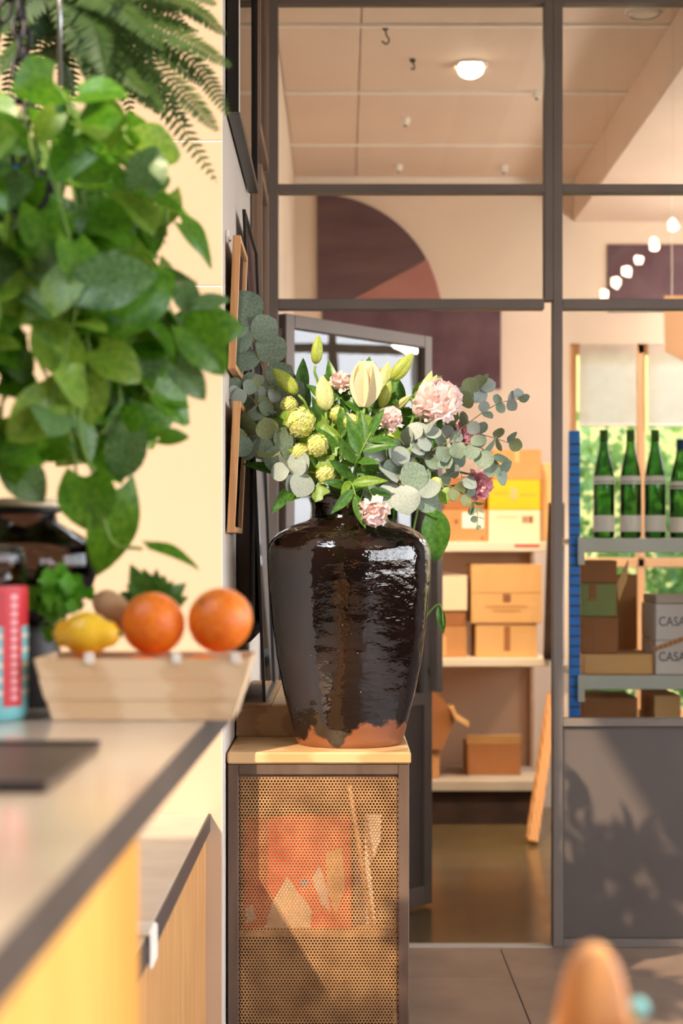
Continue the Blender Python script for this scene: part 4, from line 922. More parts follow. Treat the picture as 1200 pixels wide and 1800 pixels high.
t, a, c = carton('carton', 'brown carton with a dark divider under the green box', 1022, 1086, 1084, zt2+0.001, DR+0.07, 0.25, M['kraft_dark'], deco=((0.3, 0.33, 0.0, 0.8, M['ink']),))
t, a, c = carton('carton', 'sage green box on the lower rack shelf', 1022, 1083, 1026, a.z+0.001, DR+0.07, 0.22, M['green_card'], deco=((0.2, 0.42, 0.55, 0.98, M['kraft_dark']), (0.14, 0.5, 0.48, 0.53, M['kraft_dark'])))
t, a, c = carton('carton', 'opened kraft carton on top of the sage green box', 1022, 1084, 985, a.z+0.001, DR+0.08, 0.24, M['kraft_dark'])
fa = Rk(1084, 1024, .07); fb = Rk(1104, 984, .07); fc = Rk(1103, 1018, .07); fd = Rk(1087, 1056, .07)
MB().prism([(fa.x, fa.z), (fb.x, fb.z), (fc.x, fc.z), (fd.x, fd.z)], DR+0.07, DR+0.08).build('flap', M['kraft_light'], t)
carton('carton', 'upright kraft carton behind the sage green box', 1070, 1120, 1010, zt2+0.001, DR+0.33, 0.04, M['kraft'])
def casa(y0, base, label, pal):
    t, a, c = carton('carton', label, 1152, 1262, y0, base, DR+0.03, 0.3, M['white_card'])
    h = a.z-base
    tc = bpy.data.curves.new('lettering', 'FONT'); tc.body = 'CASA S'; tc.size = 0.048; tc.extrude = 0.0006; tc.materials.append(M['ink_grey'])
    o0 = bpy.data.objects.new('lettering_curve', tc); me = bpy.data.meshes.new_from_object(o0); bpy.data.objects.remove(o0)
    o = bpy.data.objects.new('lettering', me); COL.objects.link(o); o.parent = t
    o.location = Vector((a.x+0.010, DR+0.029, base+h*0.40)) - ROOT[t.name]; o.rotation_euler = (R(90), 0, 0); o.scale = (0.82, 1, 1)
    return a
a = casa(1126, bz[1], 'white carton printed CASA S standing on the rack shelf', 0)
a2 = casa(1062, a.z+0.001, 'white carton printed CASA S stacked on another', 0)
carton('carton', 'grey carton on top of the white printed ones', 1152, 1240, 1046, a2.z+0.001, DR+0.05, 0.26, M['shelf_grey'])
s1, s2 = Rk(1148, 1142, .027), Rk(1232, 1112, .027)
solo('wood_lath', MB().obox(orient(s1, s2-s1, Vector((0, -1, 0)), 1.0), (-0.008, 0, -0.003), (0.008, (s2-s1).length, 0.003), 0.001), M['plank_wood'], 'thin wooden lath slanting across the white cartons', 'lath')
carton('carton', 'light kraft carton under the lower rack beam', 1150, 1196, 1222, bz[2], DR+0.06, 0.3, M['kraft_light'])
carton('carton', 'brown carton under the lower rack beam beside the blue post', 1022, 1120, 1226, bz[2], DR+0.08, 0.3, M['kraft_dark'])
pc = P(1168, 640, 8.0); pd = P(1260, 520, 8.0)
cp = thing('hanging_card', 'peach card panel hung in front of the white blinds', 'card', (pc.x, 8.0, pc.z))
MB().prism([(P(1166, 0, 8).x, P(0, 520, 8).z), (pd.x, P(0, 520, 8).z), (pd.x, P(0, 665, 8).z), (P(1168, 0, 8).x, P(0, 618, 8).z)], 7.99, 8.0).build('sheet', M['peach'], cp)
for x in (P(1180, 0, 8).x, pd.x-0.03): MB().tube([(x, 7.995, P(0, 520, 8).z), (x, 7.995, 2.98)], 0.002, 5).build('cord', M['paper'], cp)

# ------------------------------------------------------------------ garden outside the back window
def shrub(c, rx, ry, rz, label, seed, n=1800):
    rs = random.Random(seed); t = thing('garden_shrub', label, 'shrub', (c[0], c[1], 0), 'garden shrubs behind the window'); mb = MB()
    for i in range(n):
        v = Vector((rs.gauss(0, 1), rs.gauss(0, 1), rs.gauss(0, 1))).normalized() * rs.uniform(0.6, 1)
        p = Vector((c[0]+v.x*rx, c[1]+v.y*ry, c[2]+v.z*rz)); s = rs.uniform(0.05, 0.12)
        Mx = orient(p, Vector((rs.uniform(-1, 1), rs.uniform(-1, 1), rs.uniform(-1, .4))), Vector((rs.uniform(-1, 1), -1, rs.uniform(-.3, 1))), s)
        mb.add([Mx @ Vector(q) for q in ((0, 0, 0), (0.35, 0.45, 0.05), (0, 1, 0), (-0.35, 0.45, 0.05))], [(0, 1, 2, 3)])
    o = mb.build('foliage', M['foliage'], t); o['kind'] = 'stuff'
    for k in range(4): MB().tube([(c[0]+rs.uniform(-.1, .1), c[1], 0), (c[0]+rs.uniform(-.4, .4)*rx, c[1]+rs.uniform(-.3, .3)*ry, c[2])], [0.03, 0.015], 6).build('stem', M['darkbrown'], t)
shrub((1.5, 10.6, 1.15), 0.75, 0.5, 1.1, 'light green garden shrub behind the back window, nearest the shelves', 3)
shrub((2.6, 10.9, 1.2), 0.8, 0.5, 1.25, 'light green garden shrub behind the back window, farthest from the shelves', 4)
gd = struct('ground_outside'); MB().box((-3, DB+0.14, -0.1), (6, 16, -0.02)).build('lawn', M['foliage'], gd)
fw = struct('sky_screen'); MB().box((-1, 13, 0), (9, 13.2, 4.2)).build('screen_face', M['olive'], fw)  # added screen, raised and coloured olive to hide the overbright sky

# small trailing plant behind the vase
tp = thing('trailing_plant', 'small potted plant with one broad dark leaf hanging behind the vase', 'potted plant', (0.08, 4.72, zt))
MB().lathe((0.08, 4.72, zt+0.0005), [(0.04, 0), (0.055, 0.10), (0.058, 0.11), (0.052, 0.11), (0.05, 0.095)], 20).build('pot', M['potdark'], tp, True)
MB().lathe((0.08, 4.72, zt+0.09), [(0.001, 0.004), (0.05, 0)], 16, caps=False).build('soil', M['soil'], tp)
L_BROAD = leaf_mesh('broad_leaf', M['dleaf'], lambda t: 0.30*math.sin(math.pi*t**0.7)**0.8, 9, 4, curl=0.2, fold=0.25, lobe=0.1)
def TP(x, y): return P(x, y, 4.75)
pts = spline([(0.08, 4.72, zt+0.1), (0.15, 4.74, zt+0.28), TP(738, 880), TP(758, 905)], 14)
MB().tube(pts, 0.003, 6).build('stem', M['stem'], tp, True)
inst('leaf', L_BROAD, orient(TP(764, 903), TP(768, 985)-TP(764, 903), CAMV, 0.135), tp)
inst('leaf', L_BROAD, orient(TP(742, 890), TP(775, 905)-TP(742, 890), CAMV+Vector((.4, 0, .3)), 0.07), tp)
pts = spline([(0.08, 4.72, zt+0.1), (0.17, 4.74, zt+0.2), TP(768, 1062), TP(779, 1100)], 14)
MB().tube(pts, 0.0025, 6).build('tendril', M['stem'], tp, True)
inst('leaf', L_LAN[0], orient(TP(770, 1065), TP(780, 1110)-TP(770, 1065), CAMV, 0.08), tp)

# ------------------------------------------------------------------ lower worktop by the cream wall
wz = CH-459/(F/WF); wxe = -233/(F/WF)
lc = thing('lower_worktop_unit', 'lower wooden unit with sand-grey worktop against the cream wall', 'counter', (-0.6, 3.0, 0))
MB().box((-0.9, 2.1, wz-0.04), (wxe, WF-0.002, wz), 0.002).build('worktop', M['stone_matte'], lc)
MB().box((wxe, 2.1, wz-0.04), (wxe+0.003, WF-0.002, wz-0.001)).build('edge_band', M['stone_edge'], lc)
for i in range(3):
    d0 = 2.14 + i*0.577
    MB().box((wxe-0.026, d0+0.0015, 0.08), (wxe-0.006, d0+0.5755, wz-0.041), 0.001).build('door', M['panel_wood_dull'], lc)
MB().box((-0.9, 2.14, 0), (wxe-0.03, WF-0.004, wz-0.041)).build('carcass', M['panel_wood_dull'], lc)
cl = thing('white_cloth', 'small white cloth folded over the lower worktop edge', 'cloth', (wxe, 2.68, wz))
MB().box((wxe-0.05, 2.62, wz+0.0005), (wxe+0.008, 2.70, wz+0.008), 0.003).box((wxe+0.0035, 2.62, wz-0.05), (wxe+0.010, 2.70, wz+0.006), 0.003).build('fold', M['paper'], cl)

# ------------------------------------------------------------------ main bar counter
yaw = -math.atan2(40, F)
X0 = -0.2026; CZ = CH-0.2184; CT = 0.0365; CD1 = 2.58
def cxl(D, off=0.0): return X0 + off + D*40/F
ct = thing('bar_counter', 'long bar counter with polished stone top and yellow wooden front', 'counter', (-0.4, 1.4, 0))
def strip(off0, off1, d0, d1, z0, z1):   # prism following the slightly turned counter edge; off = distance inside the edge
    vs = [(cxl(d0, off1), d0, z0), (cxl(d0, off0), d0, z0), (cxl(d1, off0), d1, z0), (cxl(d1, off1), d1, z0)]
    vs += [(x, y, z1) for x, y, _ in vs]
    return MB().add(vs, [(3,2,1,0),(4,5,6,7),(0,1,5,4),(1,2,6,5),(2,3,7,6),(3,0,4,7)])
strip(-0.0015, -0.46, 0.25, CD1, CZ-CT, CZ).build('stone_top', M['stone'], ct)
strip(0.0, -0.0015, 0.25, CD1, CZ-CT, CZ-0.0005).build('edge_band', M['stone_edge'], ct)
dpe = 0.2126*F/392
for i in range(3):
    d0 = 0.3 + i*(dpe-0.3)/3; d1 = d0 + (dpe-0.3)/3 - 0.002
    strip(-0.012, -0.032, d0, d1, 0.1, CZ-CT-0.001).build('front_panel', M['panel_wood'], ct)
strip(-0.034, -0.44, 0.3, dpe-0.005, 0, CZ-CT-0.001).build('carcass', M['panel_wood_dull'], ct)
strip(-0.34, -0.44, dpe, CD1-0.05, wz+0.002, CZ-CT-0.001).build('rear_carcass', M['panel_wood_dull'], ct)
tray = thing('slate_tray', 'dark rectangular slate tray lying on the bar counter', 'tray', (-0.4, 1.72, CZ))
MB().box((-0.60, 1.56, CZ+0.0005), (-0.264, 1.90, CZ+0.008), 0.003).build('plate', M['slate'], tray)
for d in (1.56, 1.894): MB().box((-0.60, d, CZ+0.008), (-0.264, d+0.006, CZ+0.012), 0.001).build('lip', M['slate'], tray)

# veneer basket of fruit
BD = 2.22; SB = F/BD
def K(x, y, d=0.0): return P(x, y, BD+d)
bx0, bx1, bx0b, bx1b = K(58, 0).x, K(440, 0).x, K(88, 0).x, K(408, 0).x
bzb, bzt = CZ+0.001, CH-(1158-CY)/SB; bdp = 0.17
bsk = thing('veneer_fruit_basket', 'shallow pale veneer basket of oranges on the bar counter', 'basket', ((bx0+bx1)/2, BD+bdp/2, CZ))
def wallq(p00, p10, p01, p11, n=3, m=M['veneer'], gap=0.01, nrm=(0,-1,0)):
    p00, p10, p01, p11 = map(Vector, (p00, p10, p01, p11)); nv = Vector(nrm)*0.0025
    for i in range(n):
        a, b2 = i/n + gap/n, (i+1)/n - gap/n; w = nv*(0.5 if i % 2 else 0)
        l0, l1 = p00.lerp(p01, a)+w, p00.lerp(p01, b2)+w; r0, r1 = p10.lerp(p11, a)+w, p10.lerp(p11, b2)+w
        vs = [l0, r0, r1, l1] + [v - nv for v in (l0, r0, r1, l1)]
        MB().add(vs, [(0,1,2,3),(7,6,5,4),(0,4,5,1),(1,5,6,2),(2,6,7,3),(3,7,4,0)]).build('slat', m, bsk)
fi = 0.012
wallq((bx0b, BD+fi, bzb), (bx1b, BD+fi, bzb), (bx0, BD, bzt), (bx1, BD, bzt))
wallq((bx1b, BD+bdp-fi, bzb), (bx0b, BD+bdp-fi, bzb), (bx1, BD+bdp, bzt), (bx0, BD+bdp, bzt), nrm=(0, 1, 0))
wallq((bx0b, BD+bdp-fi, bzb), (bx0b, BD+fi, bzb), (bx0, BD+bdp, bzt), (bx0, BD, bzt), nrm=(-1, 0, 0))
wallq((bx1b, BD+fi, bzb), (bx1b, BD+bdp-fi, bzb), (bx1, BD, bzt), (bx1, BD+bdp, bzt), nrm=(1, 0, 0))
MB().box((bx0b, BD+fi, bzb), (bx1b, BD+bdp-fi, bzb+0.002)).build('base', M['veneer'], bsk)
for x in (157, 310, 414):
    a = K(x, 0).x; MB().box((a-0.006, BD-0.005, bzt-0.006), (a+0.006, BD-0.0005, bzt+0.008), 0.001).build('tab', M['paper'], bsk)
ORG = MB().lathe((0, 0, 0), [(0.001, -0.96), (0.1, -0.955)] + [(math.sin(math.pi*i/14), -0.96*math.cos(math.pi*i/14)) for i in range(1, 14)] + [(0.12, 0.945), (0.03, 0.925)], 24).mesh('orange', smooth=True, m=M['orange'])
STB = MB().lathe((0, 0, 0.915), [(0.05, 0), (0.07, 0.02), (0.04, 0.04)], 8).mesh('stem_button', m=M['dleaf'])
def orange(c, r, label, tilt=(0.4, 0.3, 0)):
    t = thing('orange', label, 'orange', Vector(c)-Vector((0, 0, r)), 'oranges in the veneer basket'); Mx = Matrix.LocRotScale(Vector(c), Matrix.Rotation(tilt[0], 3, 'X').to_quaternion() @ Matrix.Rotation(tilt[1], 3, 'Y').to_quaternion(), Vector((r, r, r)))
    inst('peel', ORG, Mx, t); inst('stem_button', STB, Mx, t)
lowz = bzb+0.042
orange(K(146, 0, .055)+Vector((0, 0, -K(0, 0, .055).z+lowz+0.002)), 0.0385, 'orange low in the basket at the can side')
orange(K(250, 0, .055)+Vector((0, 0, -K(0, 0, .055).z+lowz+0.002)), 0.0385, 'orange low in the basket under the first top orange', (1, 0.3, 0))
orange(K(354, 0, .055)+Vector((0, 0, -K(0, 0, .055).z+lowz+0.002)), 0.0385, 'orange low in the basket between the two top oranges', (1, 0.8, 0))
orange(K(165, 0, .122)+Vector((0, 0, -K(0, 0, .122).z+lowz)), 0.033, 'orange low at the back of the basket under the lemon')
orange(K(265, 0, .122)+Vector((0, 0, -K(0, 0, .122).z+lowz)), 0.033, 'orange low at the back of the basket in the middle')
orange(K(362, 0, .122)+Vector((0, 0, -K(0, 0, .122).z+lowz)), 0.033, 'orange low at the back of the basket near the wall corner')
orange(K(269, 1096, .07), 0.0425, 'top orange beside the lemon in the basket', (-0.9, 0.5, 0))
orange(K(387, 1090, .07), 0.0435, 'top orange nearest the wall corner in the basket', (0.8, -0.6, 0))
lm = thing('lemon', 'yellow lemon resting on the oranges in the basket', 'lemon', K(152, 1150, .05))
Mx = Matrix.Translation(K(152, 1114, .05)) @ Matrix.Rotation(R(90), 4, 'Y') @ Matrix.Rotation(R(15), 4, 'X')
mb = MB().lathe((0, 0, 0), [(0.004, -0.047), (0.008, -0.043), (0.018, -0.036)] + [(0.029*math.cos(a), 0.034*math.sin(a)) for a in (-0.9, -0.6, -0.3, 0, 0.3, 0.6, 0.9)] + [(0.016, 0.037), (0.008, 0.044), (0.003, 0.047)], 20)
mb.v = [Mx @ v for v in mb.v]; mb.build('peel', M['lemon'], lm, True)
mb = MB().lathe((0, 0, 0), [(0.004, 0.046), (0.004, 0.050), (0.001, 0.051)], 8); mb.v = [Mx @ v for v in mb.v]; mb.build('stem_button', M['dleaf'], lm, True)
rt = [K(165, 1052, .12), K(188, 1062, .115), K(212, 1082, .11), K(232, 1108, .11)]
solo('ginger_root', MB().tube(spline(rt, 12), [0.006, 0.012, 0.016, 0.019, 0.021, 0.021, 0.022, 0.021, 0.02, 0.019, 0.016, 0.012, 0.007], 10), M['root'], 'tan root lying slantwise behind the top orange', 'root', smooth=True)
# leafy tops behind the oranges
sp = thing('green_leaf_top', 'dark green pointed leaves sticking up behind the top oranges', 'leafy greens', K(270, 1110, .13))
for k in range(15):
    a = R(20 + 140*k/14); dd = Vector((math.cos(a), rnd(-0.4, 0.4), math.sin(a)*0.8+0.05))
    inst('leaf', L_LAN[0], orient(K(268, 1072, .13)+rv3(0.005), dd, CAMV+rv3(0.5), rnd(0.045, 0.07), 1.5), sp)
MB().ball(K(268, 1082, .13), 0.02, 12, 8).build('crown', M['yleaf'], sp, True)
L_HERB = leaf_mesh('parsley_leaf', M['herb'], lobew, 8, 2, curl=0.2, fold=0.2, wavy=0.03)
ps = thing('parsley_bunch', 'bright green parsley bunch standing behind the basket', 'parsley', K(100, 1130, .16))
for k in range(9):
    p = K(100+rnd(-32, 32), 1050+rnd(-28, 26), .15+rnd(-.03, .03)); MB().tube(bez(K(100, 1140, .15), K(100, 1090, .15), p, 5), 0.0015, 5).build('stem', M['stem'], ps)
for k in range(70):
    p = K(98+random.gauss(0, 19), 1050+random.gauss(0, 19), .15+rnd(-.04, .04)); inst("leaf", L_HERB, orient(p, rv3(1)+Vector((0, 0, .4)), CAMV+rv3(.8), rnd(0.018, 0.032)), ps)
# coffee grinder with smoked hopper
GD = 2.46; SG = F/GD
def G(x, y): return P(x, y, GD)
gc = G(40, 0); gr = thing('coffee_grinder', 'coffee grinder with smoked bean hopper at the back of the counter', 'grinder', (gc.x, GD, CZ))
def gz(y): return CH-(y-CY)/SG - CZ
base = (gc.x, GD, CZ)
MB().lathe(base, [(0.05, 0.0005), (0.055, 0.006), (0.055, gz(1150)), (0.045, gz(1110)), (0.040, gz(1098))], 28).build('body', M['potdark'], gr, True)
MB().lathe(base, [(0.045, gz(1098)), (0.095, gz(1045)), (0.106, gz(1005)), (0.108, gz(965)), (0.09, gz(945)), (0.05, gz(918)), (0.047, gz(902))], 32, caps=False).build('hopper', M['smoke'], gr, True)
MB().lathe(base, [(0.04, gz(1097)), (0.085, gz(1046)), (0.094, gz(1015)), (0.05, gz(1008)), (0.002, gz(1000))], 28).build('beans', M['darkbrown'], gr, True)
MB().lathe(base, [(0.05, gz(902)), (0.055, gz(900)), (0.055, gz(893)), (0.05, gz(892))], 28).build('seal_ring', M['black'], gr, True)
MB().lathe(base, [(0.05, gz(892)), (0.052, gz(890)), (0.052, gz(880)), (0.046, gz(877))], 28).build('lid', M['cream_card'], gr, True)
# striped can
JD = 2.26; SJ = F/JD
jc = P(-32, 0, JD); jr = 80/SJ
jar = thing('printed_can', 'turquoise and red printed can with clear top at the picture edge', 'can', (jc.x, JD, CZ))
base = (jc.x, JD, CZ+0.0005)
def jz(y): return CH-(y-CY)/SJ - CZ
MB().lathe(base, [(jr*0.9, 0), (jr*0.97, 0.004), (jr, 0.012), (jr, jz(1100))], 36, caps=False).build('lower_wrap', M['teal'], jar, True)
MB().lathe(base, [(jr, jz(1100)), (jr, jz(1036)), (jr*0.98, jz(1030))], 36, caps=False).build('upper_band', M['red'], jar, True)
MB().lathe(base, [(jr*0.9, 0.0001), (jr*0.9, jz(1030))], 30).build('core', M['paper'], jar, True)
MB().lathe(base, [(jr*0.96, jz(1030)), (jr*0.96, jz(975)), (jr*0.9, jz(962)), (jr*0.6, jz(958))], 36).build('clear_top', M['clear'], jar, True)
for y in (1120, 1145, 1170, 1195, 1218): MB().lathe(base, [(jr+0.0003, jz(y)), (jr+0.0008, jz(y)+0.002), (jr+0.0003, jz(y)+0.005)], 36, caps=False).build('stripe', M['paper'], jar, True)
def arcpatch(a0, a1, z0, z1, rr, m, name, n=6):
    vs = []; fs = []
    for i in range(n+1):
        a = a0+(a1-a0)*i/n
        for z in (z0, z1): vs.append((base[0]+rr*math.cos(a), base[1]+rr*math.sin(a), base[2]+z))
    for i in range(n): fs.append((2*i, 2*i+2, 2*i+3, 2*i+1))
    return MB().add(vs, fs).build(name, m, jar, True)
arcpatch(R(-52), R(-22), jz(1238), jz(1036), jr+0.0012, M['red'], 'dotted_strip')
for k in range(13): 
    z = jz(1228-k*14.5); arcpatch(R(-41), R(-31), z, z+0.007, jr+0.0018, M['peony_pink'], 'dot', 3)

# ------------------------------------------------------------------ hanging pothos
PD = 2.42; SP = F/PD
def Q(x, y, d=0.0): return P(x, y, PD+d)
pcx = Q(-5, 0).x
hp = thing('hanging_pothos', 'large trailing pothos in a hanging dark bowl', 'hanging plant', (pcx, PD, Q(0, 490).z))
def qz(y): return CH-(y-CY)/SP
MB().lathe((pcx, PD, 0), [(0.03, qz(492)), (0.055, qz(480)), (0.075, qz(445)), (0.084, qz(400)), (0.086, qz(350)), (0.092, qz(345)), (0.092, qz(312)), (0.084, qz(310)), (0.08, qz(340)), (0.07, qz(380))], 32).build('bowl', M['potdark'], hp, True)
MB().lathe((pcx, PD, qz(330)), [(0.001, 0.008), (0.05, 0.006), (0.079, 0)], 24, caps=False).build('soil', M['soil'], hp, True)
aa = R(-62); MB().obox(Matrix.Translation((pcx, PD, qz(328))) @ Matrix.Rotation(aa, 4, 'Z'), (0.091, -0.006, -0.012), (0.0935, 0.006, 0.012)).build('sticker', M['bluedot'], hp)
LINK = MB().tube([Vector((0.011*math.cos(a)*0.75, 0, 0.019*math.sin(a))) for a in (2*math.pi*i/16 for i in range(17))], 0.0038, 7, False).mesh('chain_link', smooth=True, m=M['black'])
top = Vector((pcx+0.03, PD, qz(-40)))
for k in range(9): inst('chain_link', LINK, Matrix.Translation(top+Vector((0.0015*k, 0, 0.24-0.029*k))) @ Matrix.Rotation(R(90*(k % 2)+20), 4, 'Z'), hp)
for az in (R(-60), R(60), R(180)):
    rim = Vector((pcx+0.09*math.cos(az), PD+0.09*math.sin(az), qz(312)))
    n = 9
    for k in range(n):
        p = top.lerp(rim, (k+0.5)/n); dd = (rim-top).normalized(); Mx = Matrix.Translation(p) @ dd.to_track_quat('Z', 'Y').to_matrix().to_4x4() @ Matrix.Rotation(R(90*(k % 2)), 4, 'Z')
        inst('chain_link', LINK, Mx, hp)
hw = lambda t: 0.44*math.sin(math.pi*min(1, t*0.80+0.20))**0.75 if t > 0.02 else 0.26
L_POT = [leaf_mesh('pothos_leaf', M[k], lambda t: 0.43*math.sin(math.pi*(0.16+0.84*t))**0.8, 9, 6, curl=c, fold=f, lobe=0.2, wavy=0.02) for k, c, f in (('pothos', 0.22, 0.22), ('pothos', 0.35, 0.1), ('pothos2', 0.18, 0.25), ('pothos2', 0.3, 0.12), ('pothos3', 0.2, 0.15), ('pothos', 0.1, 0.35))]  # second pale variant added to imitate yellow sunlight on the leaves
prof = [(85, 40), (110, 120), (140, 185), (200, 225), (260, 275), (330, 330), (420, 340), (480, 355), (540, 385), (600, 385), (680, 360), (740, 320), (780, 270), (810, 200)]
def rad(y):
    for (ya, ra), (yb, rb) in zip(prof, prof[1:]):
        if ya <= y <= yb: return ra+(rb-ra)*(y-ya)/(yb-ya)
    return prof[0][1] if y < prof[0][0] else prof[-1][1]
def vine(az, kk, ystart, yend, n, r0):
    ys_ = [325, 262 - rnd(0, 60)] + [ystart + (yend-ystart)*j/5 for j in range(6)]
    pts = []
    for j, y in enumerate(ys_):
        rr = 0.06 if j == 0 else rad(y)/SP*(0.5 if j == 1 else kk)
        pts.append(Vector((pcx+rr*math.cos(az), PD+rr*0.8*math.sin(az), qz(y)))+rv3(0.012))
    line = spline(pts, 28); MB().tube(line, 0.0022, 5).build('vine', M['stem'], hp, True)
    out = Vector((math.cos(az), math.sin(az)*0.8, 0))
    for k in range(n):
        p = line[min(27, int(28*(r0+(1-r0)*(k+0.6)/n)))]; s = rnd(0.056, 0.090)
        if p.z > qz(175): continue
        dd = out*rnd(0.1, 0.8) + Vector((rnd(-.9, .9), rnd(-.6, .6), rnd(-1.1, 0.2)))
        inst('leaf', random.choice(L_POT), orient(p + out*0.01 + rv3(0.012), dd, out*0.6 + Vector((0, -0.8, 0.6)) + rv3(0.65), s), hp)
for v in range(9): vine(2*math.pi*v/9 + rnd(-.15, .15), rnd(0.55, 0.9), rnd(140, 230), rnd(300, 430), 6, 0.12)
for v in range(14): vine(R(-160 + 220*v/13) + rnd(-.1, .1), rnd(0.45, 0.80), rnd(300, 360), rnd(600, 700), 8, 0.30)
for v in range(12): vine(R(-150 + 200*v/11) + rnd(-.1, .1), rnd(0.35, 0.85), rnd(420, 520), rnd(780, 812), 8, 0.34)
low = spline([Q(150, 640, -.08), Q(140, 760, -.1), Q(170, 850, -.1), Q(195, 950, -.1), Q(250, 965, -.1)], 20)
MB().tube(low, 0.0025, 6).build('vine', M['stem'], hp, True)
def pl(x0, y0, x1, y1, d, me, nrm=CAMV, sx=1.0, ext=1.0):
    a = Q(x0, y0, d); b2 = Q(x1, y1, d); inst('leaf', me, orient(a, b2-a, nrm, (b2-a).length*ext, sx), hp)
low2 = spline([Q(60, 620, -.1), Q(110, 720, -.1), Q(130, 800, -.1), Q(135, 850, -.1)], 14); MB().tube(low2, 0.002, 6).build('vine', M['stem'], hp, True)
pl(150, 838, 158, 935, -.11, L_POT[0], sx=1.25); pl(205, 860, 190, 1015, -.09, L_POT[1], CAMV+Vector((.5, 0, 0)), 0.72)
pl(262, 966, 352, 994, -.10, L_POT[5], CAMV+Vector((0, .4, .8)), 0.42); pl(20, 815, 78, 880, -.1, L_POT[4]); pl(120, 775, 62, 802, -.1, L_POT[0])
pl(230, 760, 205, 845, -.05, L_POT[4]); pl(280, 770, 332, 765, -.05, L_POT[0], sx=0.7); pl(250, 330, 272, 252, -.06, L_POT[4], sx=1.1)
pl(250, 345, 350, 378, -.04, L_POT[0], CAMV+Vector((0, .3, .9)), 0.5); pl(330, 575, 398, 655, -.06, L_POT[0], sx=0.9); pl(345, 535, 404, 522, -.06, L_POT[4], sx=0.6)
pl(322, 500, 336, 555, -.05, L_POT[4]); pl(310, 640, 362, 700, -.05, L_POT[4], sx=0.8); pl(150, 185, 205, 175, -.1, L_POT[2]); pl(180, 250, 205, 175, -.1, L_POT[2])
pl(210, 560, 300, 470, -.14, L_POT[0]); pl(120, 640, 60, 560, -.16, L_POT[2]); pl(100, 200, 60, 250, -.15, L_POT[2])

# ------------------------------------------------------------------ hanging fern
FD = 2.75; SF = F/FD
def FN(x, y, d=0.0): return P(x, y, FD+d)
fc = FN(90, -112)
fn = thing('hanging_fern', 'hanging fern with long drooping fronds above the pothos', 'hanging plant', (fc.x, FD, fc.z-0.16))
MB().lathe((fc.x, FD, fc.z-0.02), [(0.02, -0.085), (0.045, -0.078), (0.066, -0.04), (0.07, 0.0), (0.065, 0.0), (0.06, -0.03)], 28).build('pot', M['potdark'], fn, True)
MB().lathe((fc.x, FD, fc.z-0.045), [(0.001, 0.006), (0.06, 0)], 20, caps=False).build('soil', M['soil'], fn)
for az in (0.4, 2.5, 4.6): MB().tube([(fc.x+0.068*math.cos(az), FD+0.068*math.sin(az), fc.z-0.02), (fc.x, FD, fc.z+0.6)], 0.002, 6).build('wire', M['chrome'], fn)
MB().tube([FN(105, 150, -.13), FN(105, -120, -.13)], 0.0035, 8).build('wire', M['chrome'], fn, True)
def frond(pts, wmax, label=None, n=52):
    line = spline(pts, n); mb = MB().tube(line, [0.0022*(1-0.7*i/n) for i in range(n+1)], 5)
    for i in range(3, n):
        u = i/n; L = wmax*math.sin(math.pi*min(1, 0.12+u*0.88))**0.7*(1 if u < 0.6 else 1.0)
        L = wmax*(min(1, (u-0.03)/0.25))*(1-u)**0.55*1.15
        p = line[i]; d = (line[min(i+1, n)]-line[i-1]).normalized(); side = d.cross(Vector((0, -0.75, 0.65))).normalized(); up = side.cross(d)
        for sg in (-1, 1):
            dd = (side*sg + d*0.35 - up*0.15 + rv3(0.08)).normalized(); w = L*0.088+0.002; q = d
            a = p; b2 = p+dd*L
            mb.add([a-q*w*0.5, a+dd*L*0.35-q*w, a+dd*L*0.7-q*w*0.7, b2, a+dd*L*0.75+q*w*0.5, a+dd*L*0.4+q*w*0.8, a+q*w*0.5], [(0, 1, 2, 3, 4, 5, 6)])
    return mb.build('frond', M['fern'], fn)
tips = [((230, -10), (330, 10), (398, 62), .02), ((230, 20), (330, 70), (408, 118), -.05), ((220, 40), (340, 110), (404, 205), .0), ((210, 60), (320, 160), (384, 232), -.08),
        ((190, 60), (290, 180), (382, 322), -.03), ((180, 70), (260, 130), (330, 220), .08), ((170, 60), (220, 120), (300, 215), .12), ((200, 0), (280, 30), (350, 55), .12),
        ((150, 50), (200, 110), (262, 170), -.12), ((140, 40), (170, 110), (220, 180), .1), ((200, 30), (290, 90), (352, 150), .10), ((160, 80), (240, 150), (290, 200), -.1),
        ((240, -30), (320, -30), (380, 10), -.06), ((60, 40), (20, 90), (-40, 160), .05), ((30, 20), (-40, 60), (-110, 150), -.05), ((40, 0), (-50, 0), (-140, 60), .08), ((100, 60), (110, 110), (130, 170), .14), ((150, -20), (220, 20), (290, 90), -.14), ((150, 10), (200, 60), (250, 140), -.05), ((140, 0), (170, 60), (190, 150), -.12), ((170, -40), (260, -10), (340, 60), .04), ((130, 20), (150, 80), (160, 150), .0)]
for (a, b2, c2_, d) in tips: frond([FN(92, -105, d*0.2), FN(110, -60, d*0.3), FN(*a, d*0.6), FN(*b2, d), FN(*c2_, d*1.3)], 0.053)
for k in range(9):
    az = R(60+k*11); e = Vector((math.cos(az), math.sin(az), 0)); c0 = Vector((fc.x, FD, fc.z-0.02))
    frond([c0, c0+e*0.13+Vector((0, 0, 0.0)), c0+e*0.22+Vector((0, 0, -0.06)), c0+e*0.29+Vector((0, 0, -0.2))], 0.055)

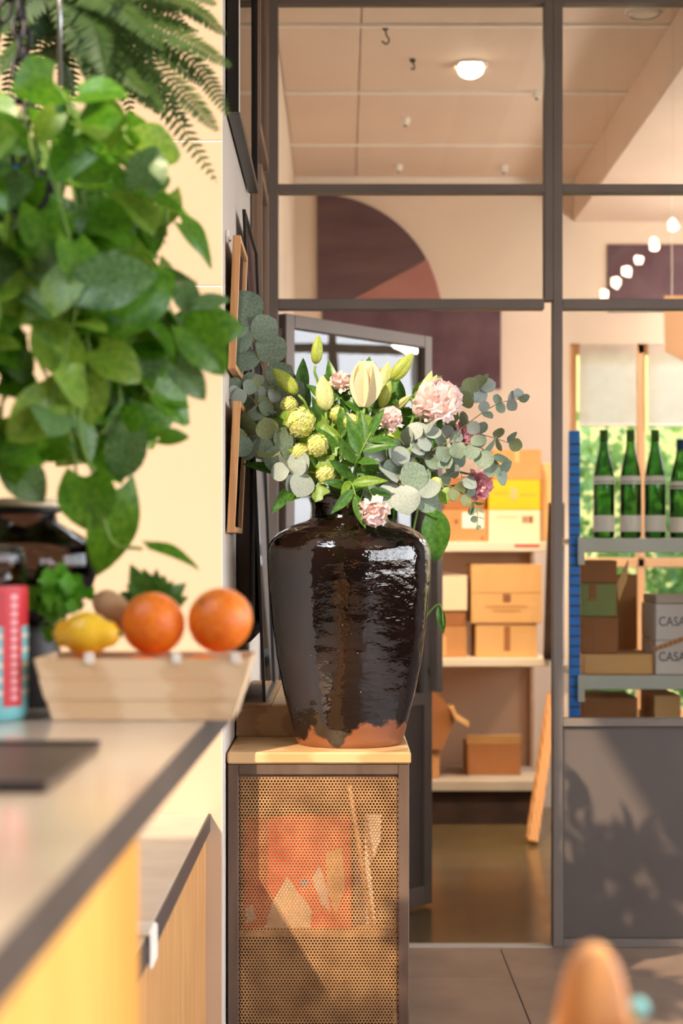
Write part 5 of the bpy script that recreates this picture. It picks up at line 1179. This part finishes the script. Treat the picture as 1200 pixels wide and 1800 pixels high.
# ------------------------------------------------------------------ wooden chair back close to the camera
HD = 1.2; SH = F/HD
def W(x, y, d=0.0): return P(x, y, HD+d)
ch = thing('wooden_bar_chair', 'tan wooden bar chair with rounded backrest close to the camera', 'chair', (W(1050, 0).x, HD, 0))
q = [(972, 1830), (985, 1770), (1002, 1700), (1014, 1672), (1032, 1654), (1052, 1650), (1072, 1656), (1088, 1676), (1100, 1712), (1112, 1770), (1122, 1830)]
pr = [W(x, y+20) for x, y in q]; zb0 = pr[0].z
mb = MB(); n = len(pr)
for k, (d, sx) in enumerate(((0, 0.8), (0.006, 1.0), (0.026, 1.0), (0.032, 0.8))):
    cxm = sum(p.x for p in pr)/n; czm = pr[0].z
    mb.v += [Vector((cxm+(p.x-cxm)*sx, HD+d, czm+(p.z-czm)*(0.97 if sx < 1 else 1))) for p in pr]
for k in range(3):
    for i in range(n): mb.f.append((k*n+i, k*n+(i+1) % n, (k+1)*n+(i+1) % n, (k+1)*n+i))
mb.f += [tuple(range(n-1, -1, -1)), tuple(range(3*n, 4*n))]
mb.build('backrest', M['chairwood'], ch, True)
xa, xb = pr[1].x, pr[-2].x
for k in (-0.012, 0.012): MB().tube([((xa+xb)/2+k, HD+0.016, zb0+0.01), ((xa+xb)/2+k*3+0.02, HD+0.03, 0.70)], 0.011, 10).build('back_post', M['chairwood'], ch, True)
MB().box((xa-0.02, HD-0.05, 0.67), (xa+0.36, HD+0.31, 0.705), 0.012).build('seat', M['chairwood'], ch)
for x in (xa+0.01, xa+0.33):
    for d in (-0.02, 0.28): MB().tube([(x, HD+d, 0.67), (x+(0.02 if x > xa+0.1 else -0.02), HD+d, 0)], [0.016, 0.012], 10).build('leg', M['chairwood'], ch, True)
for d in (-0.02, 0.28): MB().tube([(xa-0.005, HD+d, 0.25), (xa+0.345, HD+d, 0.25)], 0.009, 8).build('footrest', M['chrome'], ch, True)
MB().ball(W(1121, 1772, 0.1), 0.008, 12, 8).build('bolt_cap', M['teal'], ch, True)  # coloured teal to imitate a bluish glint on a bolt
